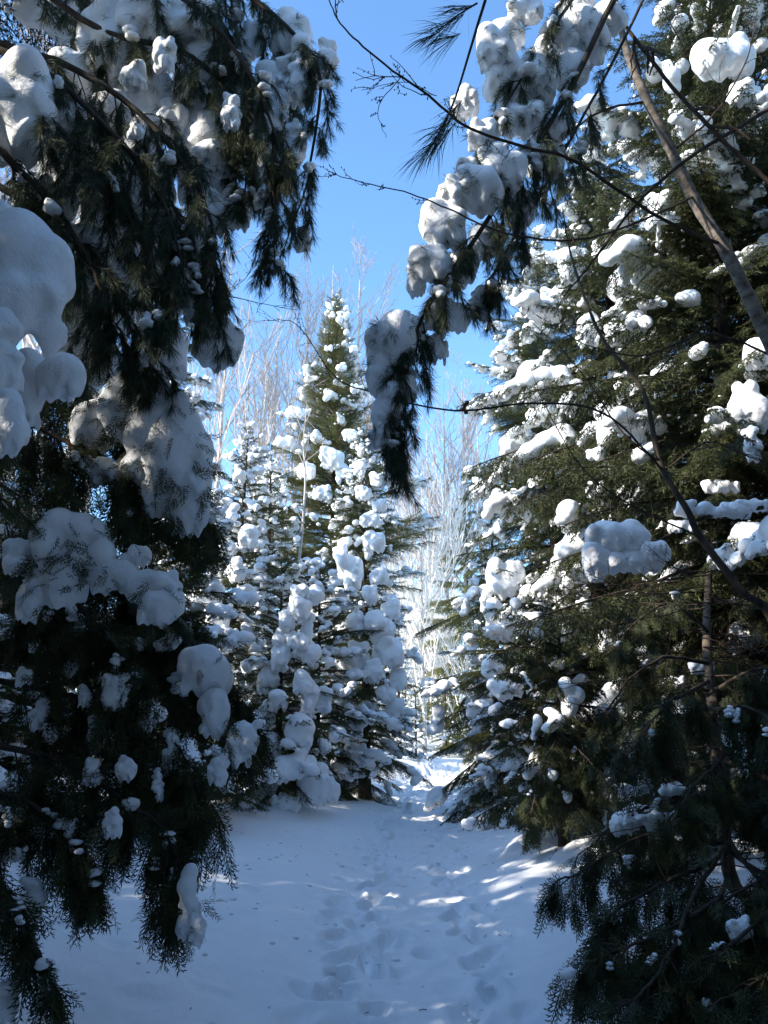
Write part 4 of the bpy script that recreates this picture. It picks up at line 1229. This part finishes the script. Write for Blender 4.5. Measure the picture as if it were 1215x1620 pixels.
for i, (pts, tw, tl) in enumerate([
    ([(1178, 1180, 9.0), (1110, 1200, 8.3), (1030, 1240, 8.0), (960, 1300, 7.9)], 20, 0.42),
    ([(1178, 1230, 9.0), (1130, 1260, 8.2), (1060, 1310, 7.8), (1000, 1370, 7.7)], 20, 0.36),
    ([(1178, 1200, 9.0), (1210, 1240, 8.0), (1240, 1330, 7.6)], 16, 0.42),
    ([(868, 1150, 10.2), (900, 1170, 9.4), (950, 1230, 9.0), (980, 1290, 8.9)], 18, 0.42),
    ([(868, 1180, 10.2), (850, 1220, 9.4), (830, 1290, 9.2)], 12, 0.34),
]):
    bough(T_EDGE if i < 3 else T_LOW, pts, 'cedar', 0.018, tw, tl, 400 + i, start=0.2, catch=0.06)
# the wide pillow on its own dark limb in front of the cedars
bare_limb(T_EDGE, [(1300, 760, 7.2), (1215, 800, 7.0), (1130, 815, 7.0), (1060, 848, 7.0), (1000, 880, 7.0), (940, 905, 7.0)], 0.03, 0.006, 171, 8, 0.3)
clumps(T_EDGE, 7.0, [(975, 850, 104, 58), (946, 888, 52, 62), (1000, 886, 110, 44), (1035, 872, 54, 36, 6.9), (1130, 806, 130, 30), (1080, 832, 50, 24), (1190, 800, 60, 26)], 8)

# --- cedar at the lower right: slim trunk, dead twigs, hanging sprays over the snow
x, y = GX(1165, 6.6), 6.6
R_CEDAR = thing('cedar_tree', 'dark slim-trunked cedar whose hanging sprays brush the snow at the lower right', 'tree', (x, y, gz(x, y)))
pt = spline([np.array([x, y, gz(x, y) - 0.1])] + [P(*q) for q in [(1160, 1400, 6.6), (1140, 1250, 6.6), (1125, 1100, 6.8), (1118, 1000, 7.3), (1125, 880, 8.2), (1150, 700, 8.9), (1180, 400, 9.2)]], 30)
wlink('trunk', mesh_np('trunk', [(*tube(pt, np.linspace(0.062, 0.02, 30), 10), 0)], [M_BROWNBARK]), R_CEDAR)
for i, (pts, tw, tl) in enumerate([
    ([(1150, 1330, 6.6), (1090, 1330, 6.2), (1010, 1325, 5.9), (930, 1360, 5.7), (870, 1400, 5.6)], 24, 0.30),
    ([(1150, 1340, 6.6), (1120, 1370, 5.8), (1050, 1400, 5.3), (980, 1440, 5.1), (950, 1480, 5.0)], 28, 0.32),
    ([(1150, 1350, 6.6), (1140, 1420, 5.2), (1060, 1480, 4.8), (980, 1515, 4.7), (925, 1550, 4.6)], 28, 0.24),
    ([(1155, 1350, 6.6), (1230, 1400, 5.2), (1180, 1480, 4.7), (1100, 1530, 4.5), (1030, 1580, 4.4)], 30, 0.28),
    ([(1155, 1300, 6.6), (1280, 1420, 5.2), (1260, 1520, 4.6), (1190, 1580, 4.4), (1120, 1620, 4.3)], 26, 0.28),
    ([(1155, 1300, 6.6), (1230, 1330, 5.6), (1200, 1390, 5.2), (1130, 1430, 5.1), (1090, 1480, 5.0)], 26, 0.34),
    ([(1140, 1250, 6.6), (1060, 1260, 6.4), (980, 1300, 6.2), (920, 1350, 6.1)], 20, 0.28),
    ([(1120, 1100, 6.6), (1200, 1050, 6.0), (1260, 1080, 5.8)], 16, 0.4),
    ([(1118, 1050, 6.6), (1050, 1040, 6.3), (990, 1080, 6.2), (940, 1150, 6.2)], 16, 0.32),
    ([(1120, 1080, 6.6), (1090, 1090, 6.0), (1040, 1120, 5.8), (1000, 1180, 5.7)], 20, 0.36),
    ([(1125, 1120, 6.6), (1180, 1120, 5.9), (1230, 1160, 5.6)], 18, 0.4),
    ([(1130, 1180, 6.6), (1150, 1190, 5.9), (1110, 1230, 5.6), (1060, 1290, 5.5)], 22, 0.36),
    ([(1130, 1200, 6.6), (1200, 1230, 5.8), (1220, 1290, 5.5)], 20, 0.4),
    ([(1120, 1000, 6.9), (1060, 960, 6.6), (1010, 980, 6.5), (970, 1030, 6.4)], 16, 0.34),
    ([(1155, 1330, 6.6), (1100, 1440, 4.9), (1060, 1530, 4.4), (1000, 1600, 4.3)], 26, 0.26),
    ([(1155, 1330, 6.6), (1250, 1480, 4.7), (1230, 1590, 4.3), (1180, 1650, 4.2)], 26, 0.3),
]):
    bough(R_CEDAR, pts, 'cedar', 0.018, tw, tl, 180 + i, start=0.25, catch=0.07)
rq = random.Random(14)
for i in range(56):      # dead twigs low on the stem
    py = rq.uniform(900, 1400); a = rq.choice((-1, 1)); l = rq.uniform(80, 260); Y2 = 6.6 + rq.uniform(-1.6, 1.2)
    px0 = np.interp(py, [850, 1000, 1130, 1250, 1400], [1125, 1112, 1118, 1135, 1160])
    dy = rq.uniform(-60, 60)
    bare_limb(R_CEDAR, [(px0, py, 6.6), (px0 + a * l * 0.5, py + dy * 0.3 + 8, (6.6 + Y2) / 2), (px0 + a * l, py + dy, Y2)], 0.006, 0.002, 220 + i, 10, 0.3)
clumps(R_CEDAR, 4.6, [(1170, 1470, 40, 40, 4.8), (1125, 1600, 60, 50, 4.5), (1010, 1300, 60, 30, 6.1), (985, 1305, 40, 34, 6.1), (1060, 1290, 70, 18, 6.2), (1085, 1250, 90, 20, 6.4), (1010, 1250, 50, 18, 6.3)], 9)

print('tris so far', sum(len(m.polygons) for m in bpy.data.meshes), 'objects', len(bpy.data.objects))
